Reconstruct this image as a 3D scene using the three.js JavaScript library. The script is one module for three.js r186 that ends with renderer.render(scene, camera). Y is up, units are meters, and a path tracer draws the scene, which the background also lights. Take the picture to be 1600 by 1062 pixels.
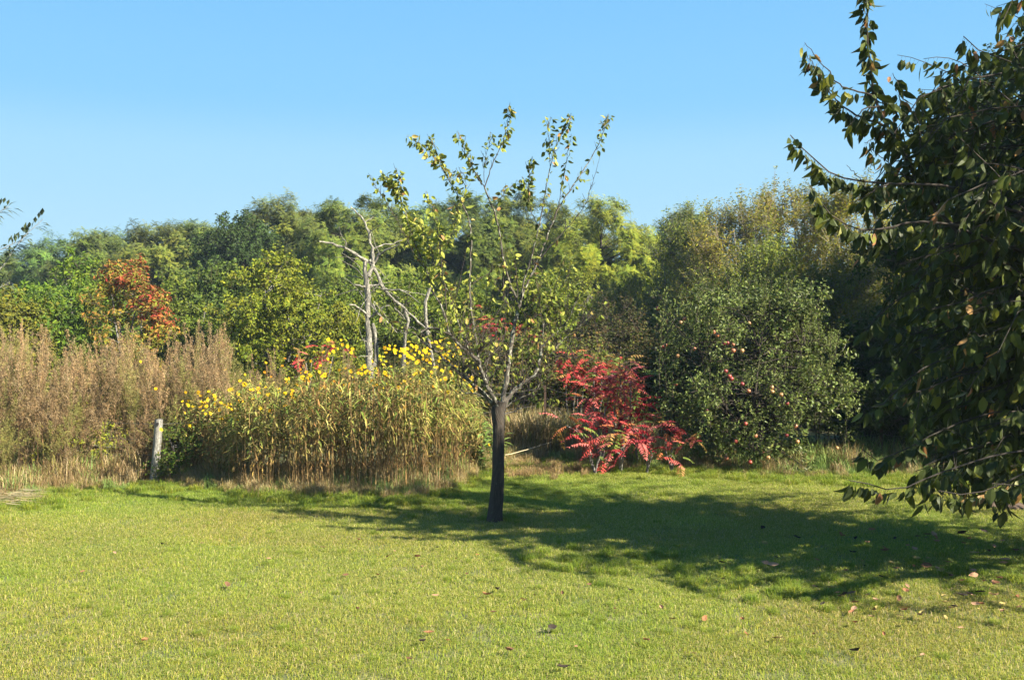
import * as THREE from 'three';
import { mergeGeometries } from 'three/addons/utils/BufferGeometryUtils.js';

// ------------------------------------------------------------------ camera, exposure, sky, sun
const F = 1557, YH = 545, EYE = 1.6;          // focal length and horizon in photo pixels, eye height in metres
const EXPOSURE = 3.5;
const scene = new THREE.Scene();
const camera = new THREE.PerspectiveCamera(2 * Math.atan(531 / F) * 180 / Math.PI, 1024 / 679, 0.1, 900);
camera.position.set(0, EYE, 0);
camera.rotation.x = Math.atan((YH - 531) / F);
scene.add(camera);
const renderer = new THREE.WebGLRenderer({ antialias: true });
renderer.toneMapping = THREE.LinearToneMapping;
renderer.toneMappingExposure = EXPOSURE;
renderer.shadowMap.enabled = true;
renderer.shadowMap.type = THREE.PCFSoftShadowMap;

const SUN = new THREE.Vector3(0.86, 0.72, 0.54).normalize();
const sun = new THREE.DirectionalLight(new THREE.Color(1.0, 0.92, 0.76), 5.0);
sun.position.copy(SUN).multiplyScalar(60).add(new THREE.Vector3(0, 0, -14));
sun.target.position.set(0, 0, -14);
sun.castShadow = true;
sun.shadow.mapSize.set(4096, 4096);
Object.assign(sun.shadow.camera, { left: -45, right: 45, top: 45, bottom: -45, near: 1, far: 160 });
scene.add(sun, sun.target);

{
  const W = 512, H = 256, data = new Float32Array(W * H * 4);
  // clear-air colours by elevation (degrees): as the picture shows them, before exposure
  const stops = [[-90, .30, .32, .24], [-1, .36, .40, .34], [0, .52, .78, .94], [5, .49, .79, .98], [10.5, .41, .745, 1.0], [14, .285, .65, 1.0], [20, .235, .59, 1.0], [35, .10, .34, .80], [60, .06, .23, .62], [90, .045, .19, .54]];
  for (let j = 0; j < H; j++) {
    const el = (j + .5) / H * 180 - 90;
    let k = 0; while (k < stops.length - 2 && el > stops[k + 1][0]) k++;
    let t = Math.min(1, Math.max(0, (el - stops[k][0]) / (stops[k + 1][0] - stops[k][0])));
    t = t * t * (3 - 2 * t) * .5 + t * .5;
    for (let i = 0; i < W; i++) {
      const az = ((i + .5) / W - .5) * 2 * Math.PI, e = el * Math.PI / 180;
      const x = Math.cos(e) * Math.cos(az), y = Math.sin(e), z = Math.cos(e) * Math.sin(az);
      const g = Math.max(0, x * SUN.x + y * SUN.y + z * SUN.z), glow = el > 0 ? .10 * Math.pow(g, 6) : 0;
      for (let c = 0; c < 3; c++) data[(j * W + i) * 4 + c] = (stops[k][1 + c] * (1 - t) + stops[k + 1][1 + c] * t + glow) / EXPOSURE;
      data[(j * W + i) * 4 + 3] = 1;
    }
  }
  const sky = new THREE.DataTexture(data, W, H, THREE.RGBAFormat, THREE.FloatType);
  sky.mapping = THREE.EquirectangularReflectionMapping;
  sky.magFilter = sky.minFilter = THREE.LinearFilter;
  sky.needsUpdate = true;
  scene.background = sky;
  scene.environment = sky;
}

// ------------------------------------------------------------------ helpers
const V = (x, y, z) => new THREE.Vector3(x, y, z);
const P = (px, py, d) => V((px - 800) / F * d, EYE - (py - YH) / F * d, -d);
const G = (px, py) => { const d = EYE * F / (py - YH); return V((px - 800) / F * d, 0, -d); };
const UP = V(0, 1, 0);
function rng(seed) {
  let a = seed * 2654435761 >>> 0;
  const r = () => { a = (a + 0x6d2b79f5) | 0; let t = Math.imul(a ^ (a >>> 15), 1 | a); t = (t + Math.imul(t ^ (t >>> 7), 61 | t)) ^ t; return ((t ^ (t >>> 14)) >>> 0) / 4294967296; };
  r.b = (lo, hi) => lo + (hi - lo) * r();
  r.s = (k = 1) => (r() * 2 - 1) * k;
  r.n = () => (r() + r() + r() + r() - 2) * 1.0;
  r.pick = (a) => a[Math.floor(r() * a.length)];
  r.dir = () => { const y = r() * 2 - 1, p = r() * 6.2832, q = Math.sqrt(1 - y * y); return V(q * Math.cos(p), y, q * Math.sin(p)); };
  return r;
}
const hash2 = (x, y) => { let h = (x * 374761393 + y * 668265263) | 0; h = Math.imul(h ^ (h >>> 13), 1274126177); return ((h ^ (h >>> 16)) >>> 0) / 4294967296; };
function noise(x, y) {
  const i = Math.floor(x), j = Math.floor(y), u = x - i, v = y - j, s = u * u * (3 - 2 * u), t = v * v * (3 - 2 * v);
  return (hash2(i, j) * (1 - s) + hash2(i + 1, j) * s) * (1 - t) + (hash2(i, j + 1) * (1 - s) + hash2(i + 1, j + 1) * s) * t;
}
const fbm = (x, y, o = 4) => { let a = 0, k = .5, n = 0; for (let q = 0; q < o; q++) { a += k * noise(x, y); n += k; x = x * 2.03 + 7.1; y = y * 2.03 + 3.7; k *= .5; } return a / n; };
const lerp = (a, b, t) => a + (b - a) * t, clamp = (x, a = 0, b = 1) => Math.min(b, Math.max(a, x));
const table = (pts, x) => { if (x <= pts[0][0]) return pts[0][1]; for (let i = 1; i < pts.length; i++) if (x <= pts[i][0]) return lerp(pts[i - 1][1], pts[i][1], (x - pts[i - 1][0]) / (pts[i][0] - pts[i - 1][0])); return pts[pts.length - 1][1]; };
const mixc = (a, b, t) => [lerp(a[0], b[0], t), lerp(a[1], b[1], t), lerp(a[2], b[2], t)];
const vary = (r, c, k = .25, hue = .12) => { const s = 1 + r.s(k), h = r.s(hue); return [c[0] * s * (1 + h), c[1] * s, c[2] * s * (1 - h)]; };

class GB {                                    // geometry builder
  constructor() { this.p = []; this.c = []; this.i = []; this.n = []; this.uv = []; }
  v(p, c) { this.p.push(p.x, p.y, p.z); this.c.push(c[0], c[1], c[2]); return this.p.length / 3 - 1; }
  t(a, b, c) { this.i.push(a, b, c); }
  leaf(base, dir, up, L, W, col, { rows = 1, fold = .25, droop = .15, twist = 0, flat = false } = {}) {
    const side = V().crossVectors(dir, up); if (side.lengthSq() < 1e-5) side.set(1, 0, 0); side.normalize();
    const n = V().crossVectors(side, dir).normalize();
    const at = (t, s, e) => V(base.x + dir.x * L * t + side.x * s + n.x * e, base.y + dir.y * L * t + side.y * s + n.y * e - droop * L * t * t, base.z + dir.z * L * t + side.z * s + n.z * e);
    if (flat) {
      const w = W / 2, a = this.v(at(0, 0, 0), col), l = this.v(at(.45, -w, fold * w), col), q = this.v(at(.45, w, fold * w), col), z = this.v(at(1, 0, 0), col);
      this.t(a, q, l); this.t(l, q, z); return;
    }
    let prev = [this.v(at(0, 0, 0), col)];
    for (let k = 1; k <= rows; k++) {
      const t = rows === 1 ? .42 : k / (rows + 1), w = W / 2 * Math.pow(Math.sin(Math.PI * Math.pow(t, .8)), .8);
      const row = [this.v(at(t, -w, fold * w), col), this.v(at(t, 0, 0), col), this.v(at(t, w, fold * w), col)];
      if (prev.length === 1) { this.t(prev[0], row[1], row[0]); this.t(prev[0], row[2], row[1]); }
      else { this.t(prev[0], prev[1], row[0]); this.t(prev[1], row[1], row[0]); this.t(prev[1], prev[2], row[1]); this.t(prev[2], row[2], row[1]); }
      prev = row;
    }
    const z = this.v(at(1, 0, 0), col);
    this.t(prev[0], prev[1], z); this.t(prev[1], prev[2], z);
  }
  strip(a, b, w, col) {                       // a thin twig of three faces
    const d = V().subVectors(b, a).normalize(), s = V().crossVectors(d, Math.abs(d.y) > .9 ? V(1, 0, 0) : UP).normalize(), q = V().crossVectors(d, s);
    const tip = this.v(b, col), r = [];
    for (let k = 0; k < 3; k++) { const o = a.clone().addScaledVector(s, w / 2 * Math.cos(k * 2.094)).addScaledVector(q, w / 2 * Math.sin(k * 2.094)); r.push(this.v(o, col)); }
    for (let k = 0; k < 3; k++) this.t(r[k], r[(k + 1) % 3], tip);
  }
  tube(pts, rad, sides, colf, uv = true) {    // smooth tube; rad(t) and colf(point, t) per ring
    const N = pts.length; let s = null, len = 0; const first = this.p.length / 3;
    for (let k = 0; k < N; k++) {
      const d = V().subVectors(pts[Math.min(N - 1, k + 1)], pts[Math.max(0, k - 1)]).normalize();
      if (!s) s = V().crossVectors(d, Math.abs(d.y) > .9 ? V(1, 0, 0) : UP).normalize(); else s.addScaledVector(d, -s.dot(d)).normalize();
      const q = V().crossVectors(d, s), t = k / (N - 1), R = rad(t, pts[k]);
      if (k) len += pts[k].distanceTo(pts[k - 1]);
      for (let j = 0; j <= sides; j++) {
        const a = j / sides * 2 * Math.PI, nx = V().addScaledVector(s, Math.cos(a)).addScaledVector(q, Math.sin(a));
        const rr = typeof R === 'function' ? R(a) : R;
        this.v(pts[k].clone().addScaledVector(nx, rr), colf(pts[k], t));
        this.n.push(nx.x, nx.y, nx.z); this.uv.push(j / sides * Math.max(.03, 6.28 * (typeof R === 'function' ? R(0) : R)), len);
      }
    }
    const w = sides + 1;
    for (let k = 0; k < N - 1; k++) for (let j = 0; j < sides; j++) { const a = first + k * w + j; this.t(a, a + 1, a + w); this.t(a + 1, a + w + 1, a + w); }
    const cap = this.v(pts[N - 1], colf(pts[N - 1], 1)); const d = V().subVectors(pts[N - 1], pts[N - 2]).normalize(); this.n.push(d.x, d.y, d.z); this.uv.push(0, len);
    for (let j = 0; j < sides; j++) this.t(first + (N - 1) * w + j, first + (N - 1) * w + j + 1, cap);
  }
  geo() {
    const g = new THREE.BufferGeometry();
    g.setAttribute('position', new THREE.Float32BufferAttribute(this.p, 3));
    g.setAttribute('color', new THREE.Float32BufferAttribute(this.c, 3));
    if (this.n.length === this.p.length) { g.setAttribute('normal', new THREE.Float32BufferAttribute(this.n, 3)); g.setAttribute('uv', new THREE.Float32BufferAttribute(this.uv, 2)); }
    g.setIndex(this.i);
    return g;
  }
}
const taken = {};
function numbered(name) { const n = taken[name] = (taken[name] ?? -1) + 1; return n ? name + '_' + String(n).padStart(3, '0') : name; }
function shadows(o) { o.traverse((m) => { if (m.isMesh) { m.castShadow = true; m.receiveShadow = true; } }); return o; }
function tag(o, label, category, group, kind) { const u = o.userData; if (label) u.label = label; if (category) u.category = category; if (group) u.group = group; if (kind) u.kind = kind; return o; }
function thing(name, label, category, [x, y, z] = [0, 0, 0], group) { const o = new THREE.Group(); o.name = numbered(name); o.position.set(x, y, z); scene.add(o); return tag(o, label, category, group); }
function part(name, geo, mat, parent, kind) { const m = new THREE.Mesh(geo, mat); m.name = name; parent.add(m); if (kind) m.userData.kind = kind; return shadows(m); }
function solo(name, geo, mat, label, category, group, kind) { const m = new THREE.Mesh(geo, mat); m.name = numbered(name); scene.add(m); tag(m, label, category, group, kind); return shadows(m); }
function inst(name, geo, mat, list, parent, kind) {   // list of [Matrix4, [r, g, b]]
  const m = new THREE.InstancedMesh(geo, mat, list.length), c = new THREE.Color();
  list.forEach(([mx, col], i) => { m.setMatrixAt(i, mx); m.setColorAt(i, col ? c.setRGB(...col) : c.setRGB(1, 1, 1)); });
  m.name = name; if (kind) m.userData.kind = kind; m.castShadow = m.receiveShadow = true;
  (parent ?? scene).add(m); return m;
}
const qa = new THREE.Quaternion(), qb = new THREE.Quaternion();
function place(pos, dir, roll, s) { qa.setFromUnitVectors(UP, dir); qb.setFromAxisAngle(UP, roll); return new THREE.Matrix4().compose(pos, qa.clone().multiply(qb), typeof s === 'number' ? V(s, s, s) : s); }

const leafy = (o = {}) => new THREE.MeshPhysicalMaterial({ vertexColors: true, roughness: 1, specularIntensity: .35, transmission: .36, thickness: 0, side: THREE.DoubleSide, flatShading: true, ...o });
const M = {};
M.leaf = leafy({ name: 'leaf' });
M.gloss = leafy({ name: 'glossy leaf', clearcoat: .14, clearcoatRoughness: .45, transmission: .34 });
M.dry = leafy({ name: 'dry stalk', transmission: .2, specularIntensity: .3 });
M.grass = leafy({ name: 'grass blade', transmission: .4, specularIntensity: .35 });

function barkTexture(seed, base, patch, amount, lines) {      // colour and height of bark: fissures along the stem, lichen patches
  const N = 256, r = rng(seed), col = new Uint8Array(N * N * 4), bump = new Uint8Array(N * N * 4);
  const wrap = (f) => (x, y) => { const u = x / N, v = y / N; return lerp(lerp(f(x, y), f(x - N, y), u), lerp(f(x, y - N), f(x - N, y - N), u), v); };
  const fis = wrap((x, y) => fbm(x * .11 * lines + seed, y * .025, 4)), lich = wrap((x, y) => fbm(x * .05 + 31 + seed, y * .05 + 9, 4)), fine = wrap((x, y) => fbm(x * .3, y * .3 + seed, 2));
  for (let y = 0; y < N; y++) for (let x = 0; x < N; x++) {
    const f = fis(x, y), l = clamp((lich(x, y) - (1 - amount)) * 9), g = fine(x, y), i = (y * N + x) * 4;
    let c = mixc(base.map((q) => q * .45), base.map((q) => q * 1.3), clamp((f - .3) * 2.4)); c = mixc(c, patch, l * (.6 + .4 * g));
    for (let k = 0; k < 3; k++) col[i + k] = clamp(Math.pow(c[k] * (.8 + .4 * g), 1 / 2.2)) * 255;
    col[i + 3] = 255; bump[i] = bump[i + 1] = bump[i + 2] = clamp(f * .9 + g * .2 + l * .1) * 255; bump[i + 3] = 255;
  }
  const mk = (d, srgb) => { const t = new THREE.DataTexture(d, N, N); t.wrapS = t.wrapT = THREE.RepeatWrapping; t.magFilter = t.minFilter = THREE.LinearFilter; if (srgb) t.colorSpace = THREE.SRGBColorSpace; t.repeat.set(4, 2.2); t.needsUpdate = true; return t; };
  return { map: mk(col, true), bumpMap: mk(bump, false), bumpScale: .014 };
}
const bark = (name, ...a) => new THREE.MeshStandardMaterial({ name, roughness: .95, ...barkTexture(...a) });
M.plumBark = bark('lichened fruit tree bark', 3, [.085, .07, .052], [.36, .36, .28], .49, 1);
M.darkBark = bark('dark bark', 5, [.042, .031, .021], [.085, .085, .055], .38, 1);
M.deadBark = bark('weathered grey wood', 8, [.17, .158, .13], [.43, .395, .30], .49, 1.8)
M.twigBark = bark('brown shoot bark', 17, [.075, .055, .042], [.22, .20, .17], .40, 1);
M.greyBark = bark('grey twig bark', 11, [.17, .15, .125], [.28, .27, .24], .5, 1);
M.postWood = bark('weathered post', 14, [.30, .28, .24], [.48, .47, .42], .46, 2);

// smooth polyline through authored points
function curve(pts, n, r, wob = 0) {
  const c = new THREE.CatmullRomCurve3(pts, false, 'centripetal'), out = c.getSpacedPoints(n);
  if (wob) for (let k = 1; k < out.length - 1; k++) out[k].add(V(r.s(wob), r.s(wob), r.s(wob)));
  return out;
}
const along = (pts, t) => { const x = t * (pts.length - 1), k = Math.min(pts.length - 2, Math.floor(x)); return pts[k].clone().lerp(pts[k + 1], x - k); };
const tangent = (pts, t) => { const x = clamp(Math.floor(t * (pts.length - 1)), 0, pts.length - 2); return pts[x + 1].clone().sub(pts[x]).normalize(); };
function shoot(r, base, dir, len, { n = 5, wob = .08, bend = V(0, 0, 0) } = {}) {   // a free-grown twig
  const d = dir.clone().normalize(), out = [base.clone()]; let p = base.clone();
  for (let k = 0; k < n; k++) { d.addScaledVector(bend, 1 / n).add(r.dir().multiplyScalar(wob)).normalize(); p = p.clone().addScaledVector(d, len / n); out.push(p); }
  return out;
}
const perp = (r, d) => { const q = r.dir(); q.addScaledVector(d, -q.dot(d)); return q.normalize(); };

// ------------------------------------------------------------------ ground
{
  const N = 512, col = new Uint8Array(N * N * 4), bump = new Uint8Array(N * N * 4);
  const f = (x, y) => fbm(x * .03, y * .03, 5), g = (x, y) => fbm(x * .4 + 50, y * .4, 2);
  const wrap = (fn, x, y) => { const u = x / N, v = y / N; return lerp(lerp(fn(x, y), fn(x - N, y), u), lerp(fn(x, y - N), fn(x - N, y - N), u), v); };
  for (let y = 0; y < N; y++) for (let x = 0; x < N; x++) {
    const a = wrap(f, x, y), b = wrap(g, x, y), i = (y * N + x) * 4;
    let c = mixc([.075, .10, .022], [.17, .15, .065], clamp((a - .35) * 3)); c = c.map((q) => q * (.55 + .9 * b));
    for (let k = 0; k < 3; k++) col[i + k] = clamp(Math.pow(c[k], 1 / 2.2)) * 255;
    col[i + 3] = 255; bump[i] = bump[i + 1] = bump[i + 2] = b * 255; bump[i + 3] = 255;
  }
  const mk = (d, s) => { const t = new THREE.DataTexture(d, N, N); t.wrapS = t.wrapT = THREE.RepeatWrapping; t.magFilter = t.minFilter = THREE.LinearFilter; if (s) t.colorSpace = THREE.SRGBColorSpace; t.repeat.set(156, 156); t.needsUpdate = true; return t; };
  const g2 = new THREE.PlaneGeometry(500, 500, 1, 1); g2.rotateX(-Math.PI / 2);
  const lawn = solo('ground', g2, new THREE.MeshStandardMaterial({ name: 'soil and thatch', roughness: 1, map: mk(col, true), bumpMap: mk(bump), bumpScale: .02 }), 'mown lawn and rough ground under the garden and its trees', null, null, 'structure');
  lawn.position.z = -100;
}
const EDGE = [[-200, 800], [0, 786], [90, 772], [150, 764], [300, 760], [400, 774], [650, 778], [700, 768], [760, 738], [850, 722], [1000, 735], [1130, 738], [1200, 745], [1340, 748], [1900, 745]];
const edgeDepth = (px) => EYE * F / (table(EDGE, px) - YH);

// ------------------------------------------------------------------ grass (stuff)
{
  const r = rng(21);
  const palette = [[.15, .225, .012], [.22, .275, .018], [.30, .33, .032], [.38, .375, .07], [.47, .42, .17]];
  function patch(seed, n, R, h0, h1, w, weights, lean) {
    const q = rng(seed), g = new GB();
    for (let k = 0; k < n; k++) {
      const a = q() * 6.283, R2 = R * Math.sqrt(q()), b = V(R2 * Math.cos(a), -.004, R2 * Math.sin(a));
      let u = q(), ci = 0; while (u > weights[ci] && ci < weights.length - 1) { u -= weights[ci]; ci++; }
      const c = vary(q, palette[ci], .2, .08), h = q.b(h0, h1) * (.7 + .6 * q()), az = q() * 6.283, ln = h * lean * q.b(.2, 1.1), ww = w * q.b(.7, 1.3);
      const s = V(Math.cos(az + 1.3), 0, Math.sin(az + 1.3)).multiplyScalar(ww / 2), d = V(Math.cos(az), 0, Math.sin(az));
      const m = b.clone().addScaledVector(d, ln * .35).setY(h * .62), t = b.clone().addScaledVector(d, ln).setY(h * .96 - ln * .25);
      const i0 = g.v(b.clone().add(s), c), i1 = g.v(b.clone().sub(s), c), i2 = g.v(m.clone().addScaledVector(s, .75), c), i3 = g.v(m.clone().addScaledVector(s, -.75), c), i4 = g.v(t, c);
      g.t(i0, i1, i2); g.t(i1, i3, i2); g.t(i2, i3, i4);
    }
    return g.geo();
  }
  const wl = [.26, .28, .22, .13, .11], lists = [[], [], [], []], geos = [0, 1, 2, 3].map((k) => patch(100 + k, 3300, .36, .010, .034, .0030, wl, 1.7));
  for (let z = 3.2; z < 15.5; z += .40) for (let x = -9.5; x < 9.5; x += .40) {
    const X = x + r.s(.13), Z = z + r.s(.13);
    if (Math.abs(X) > .53 * Z + 1.4) continue;
    const px = 800 + X / Z * F; if (Z > edgeDepth(px) + .35) continue;
    const n1 = fbm(X * .55 + 9, Z * .55 + 4, 3), n2 = fbm(X * 2.3 + 40, Z * 2.3, 2);
    const back = clamp((Z - 8.2) / 3), near = clamp((8 - Z) / 3), rust = clamp((fbm(X * .8 + 21, Z * 1.1 + 3, 3) - .52 + .10 * near * clamp((X + 1) / 3)) * 7), green = clamp((n1 - .5) * 3.0 + .55 * back + .20 - .22 * near), lum = .86 + .28 * n2;
    const c = mixc(mixc([1.12, 1.05, 1.15], [1.12, .94, 1.15], rust), [.88, 1.02, .66], green).map((q) => q * lum);
    const s = .85 + .35 * n2;
    lists[Math.floor(r() * 4)].push([new THREE.Matrix4().compose(V(X, 0, -Z), new THREE.Quaternion().setFromAxisAngle(UP, r() * 6.28), V(1, s * (1 + .35 * back), 1)), c]);
  }
  geos.forEach((g, k) => { const o = inst(numbered('grass'), g, M.grass, lists[k], null, 'stuff'); o.userData.label = 'short mown lawn grass, yellow green with straw flecks'; o.userData.group = 'mown lawn grass'; });
  // longer tufts: in the shade's front edge, round the trunk and where the mower turns at the back
  const tuft = [0, 1, 2].map((k) => patch(130 + k, 240, .11, .07, .15, .005, [.4, .4, .15, .03, .02], 1.0)), tl = [[], [], []];
  const put = (X, Z, s, c) => tl[Math.floor(r() * 3)].push([new THREE.Matrix4().compose(V(X, 0, -Z), new THREE.Quaternion().setFromAxisAngle(UP, r() * 6.28), V(s, s, s)), c]);
  for (let k = 0; k < 1500; k++) {
    const px = r.b(-60, 1680), e = edgeDepth(px), Z = e - Math.abs(r.n()) * .9 + .25, X = (px - 800) / F * Z;
    if (px < 700 && r() < .45) continue;
    put(X, Z, r.b(.3, .8), mixc([.85, .95, .65], [1.15, 1, .9], r()));
  }
  for (const [px, py, n, sp] of [[930, 885, 60, .5], [1150, 910, 80, .55], [1240, 930, 40, .4], [1330, 935, 40, .4], [780, 812, 50, .14], [640, 795, 60, .6], [1500, 900, 60, .8], [1000, 880, 50, .6], [880, 770, 80, .8], [720, 782, 50, .7]])
    for (let k = 0; k < n; k++) { const g = G(px, py); if (k % 5 < 3) put(g.x + r.n() * sp, -g.z + r.n() * sp * .8, r.b(.22, .58), mixc([.8, .9, .6], [1.05, 1, .85], r())); }
  for (let k = 0; k < 260; k++) { const Z = r.b(5, 11), X = r.s(.53) * Z; put(X, Z, r.b(.2, .36), [1, 1, .8]); }
  tuft.forEach((g, k) => { const o = inst(numbered('long_grass'), g, M.grass, tl[k], null, 'stuff'); o.userData.label = 'longer green grass tufts along the lawn edge and in the shade'; o.userData.group = 'longer grass tufts'; });
  // dry grass fringe under the weeds, sunflowers and fence
  function dryTuft(seed, n, h0, h1, R, cols) {
    const q = rng(seed), g = new GB();
    for (let k = 0; k < n; k++) {
      const a = q() * 6.283, R2 = R * Math.sqrt(q()), b = V(R2 * Math.cos(a), 0, R2 * Math.sin(a)), h = q.b(h0, h1), az = q() * 6.283, ln = h * q.b(.1, .9);
      const c = vary(q, q.pick(cols), .25, .1), s = V(Math.cos(az + 1.4), 0, Math.sin(az + 1.4)).multiplyScalar(.0035), d = V(Math.cos(az), 0, Math.sin(az));
      const m = b.clone().addScaledVector(d, ln * .3).setY(h * .6), t = b.clone().addScaledVector(d, ln).setY(h * (1 - .3 * ln / h));
      const i0 = g.v(b.clone().add(s), c), i1 = g.v(b.clone().sub(s), c), i2 = g.v(m.clone().add(s), c), i3 = g.v(m.clone().sub(s), c), i4 = g.v(t, c);
      g.t(i0, i1, i2); g.t(i1, i3, i2); g.t(i2, i3, i4);
    }
    return g.geo();
  }
  const straw = [[.42, .35, .19], [.36, .29, .14], [.30, .23, .12], [.24, .24, .07], [.48, .42, .26]];
  const dg = [0, 1, 2].map((k) => dryTuft(160 + k, 130, .12, .42, .16, straw)), dl = [[], [], []];
  for (let k = 0; k < 2600; k++) {
    const px = r.b(-120, 1700), e = edgeDepth(px), left = px < 270, right = px > 840;
    if (right && r() < .45) continue;
    const Z = e + r.b(-.12, left ? 2.6 : right ? 1.6 : 1.0), X = (px - 800) / F * Z; if (px > 215 && px < 282 && Z < 12.5 && r() < .9) continue;
    const near = clamp((Z - e) / .6);
    const s = lerp(.4, left ? .85 : right ? 1.0 : .75, near) * r.b(.5, 1.2), grn = r() < (right ? .5 : .25);
    const c = grn ? [.5, .85, .4] : left ? mixc([1.0, .9, .8], [.62, .5, .42], r()) : right ? [.8, .72, .62] : [.95, .85, .72];
    dl[k % 3].push([new THREE.Matrix4().compose(V(X, 0, -Z), new THREE.Quaternion().setFromAxisAngle(UP, r() * 6.28), V(s, s * r.b(.8, 1.2), s)), c]);
  }
  for (let k = 0; k < 90; k++) {             // the reddish dry patch behind the fruit tree trunk
    const X = .35 + r.n() * .75, Z = 13.1 + r.n() * .95, s = r.b(.22, .42);
    dl[k % 3].push([new THREE.Matrix4().compose(V(X, 0, -Z), new THREE.Quaternion().setFromAxisAngle(UP, r() * 6.28), V(s, s, s)), [.8, .66, .56]]);
  }
  for (let k = 0; k < 420; k++) {             // tall withered grass behind the trunk and round the stakes
    const px = r.b(785, 1010), Z = r.b(14.6, 16.6), X = (px - 800) / F * Z, s = r.b(1.1, 2.1) * (px > 930 ? .7 : 1);
    dl[k % 3].push([new THREE.Matrix4().compose(V(X, 0, -Z), new THREE.Quaternion().setFromAxisAngle(UP, r() * 6.28), V(s * .8, s, s * .8)), mixc([.8, .74, .66], [.55, .6, .35], r() < .25 ? 1 : 0)]);
  }
  dg.forEach((g, k) => { const o = inst(numbered('dry_grass'), g, M.dry, dl[k], null, 'stuff'); o.userData.label = 'straw coloured dry grass at the foot of the weeds and fence'; o.userData.group = 'dry grass fringe'; });
}

// ------------------------------------------------------------------ leaf sprays shared by trees and shrubs (grow along +Y from the origin)
const white = [1, 1, 1];
function sprayBroad(seed, n, L, W, len, spread, cols, opt = {}) {   // leaves along a short branching twig
  const r = rng(seed), g = new GB(), stems = [];
  const k0 = opt.stems ?? 3;
  for (let k = 0; k < k0; k++) { const d = V(r.s(spread), 1, r.s(spread)).normalize(), a = V(0, 0, 0), b = d.clone().multiplyScalar(len * r.b(.7, 1)); stems.push([a, b]); g.strip(a, b, opt.tw ?? .008, opt.twig ?? [.10, .08, .06]); }
  for (let k = 0; k < n; k++) {
    const [a, b] = r.pick(stems), t = Math.pow(r(), .7), p = a.clone().lerp(b, .12 + .88 * t), ax = b.clone().sub(a).normalize();
    const d = perp(r, ax).multiplyScalar(.9).addScaledVector(ax, r.b(.1, .9)).add(V(0, opt.hang ?? -.1, 0)).normalize();
    const s = r.b(.65, 1.2), c = vary(r, r.pick(cols), .22, .1);
    g.leaf(p, d, perp(r, d).add(V(0, .5, 0)), L * s, W * s, c, { flat: opt.flat, fold: .3, droop: opt.droop ?? .2 });
  }
  return g.geo();
}
function sprayPinnate(seed, fronds, pairs, len, L, W, cols) {       // feathery compound leaves
  const r = rng(seed), g = new GB();
  g.strip(V(0, 0, 0), V(0, len * .8, 0), .012, [.12, .10, .07]);
  for (let f = 0; f < fronds; f++) {
    const az = f * 2.4 + r.s(.5), el = r.b(-.7, 1.1), base = V(0, r.b(.05, .75) * len, 0), d = V(Math.cos(az) * Math.cos(el), Math.sin(el), Math.sin(az) * Math.cos(el)), fl = len * r.b(.5, .85);
    const side = V().crossVectors(d, UP).normalize(), c = r.pick(cols);
    g.strip(base, base.clone().addScaledVector(d, fl).add(V(0, -.25 * fl, 0)), .006, [.16, .17, .07]);
    for (let k = 0; k < pairs; k++) for (const s of [-1, 1]) {
      const t = (k + 1) / pairs, p = base.clone().addScaledVector(d, fl * t).add(V(0, -.25 * fl * t * t, 0));
      const dd = side.clone().multiplyScalar(s).addScaledVector(d, .4).add(V(0, r.b(-.45, .1), 0)).normalize();
      g.leaf(p, dd, UP, L * r.b(.8, 1.2), W, vary(r, c, .18, .08), { flat: true, fold: .15, droop: .1 });
    }
  }
  return g.geo();
}
function sprayFine(seed, n, L, W, len, cols, twigs = 5) {            // upright fine twigs with narrow leaves, grey wood showing
  const r = rng(seed), g = new GB(), st = [];
  for (let k = 0; k < twigs; k++) { const d = V(r.s(.45), 1, r.s(.45)).normalize(), b = d.multiplyScalar(len * r.b(.6, 1.1)), a = V(0, 0, 0); st.push([a, b]); g.strip(a, b, .011, [.26, .235, .20]); }
  for (let k = 0; k < n; k++) { const [a, b] = r.pick(st), p = a.clone().lerp(b, Math.pow(r(), .8)), d = perp(r, b.clone().normalize()).add(V(0, r.b(-.2, .8), 0)).normalize(); g.leaf(p, d, perp(r, d), L * r.b(.7, 1.3), W * r.b(.8, 1.2), vary(r, r.pick(cols), .25, .12), { flat: true, droop: .15 }); }
  return g.geo();
}
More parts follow.
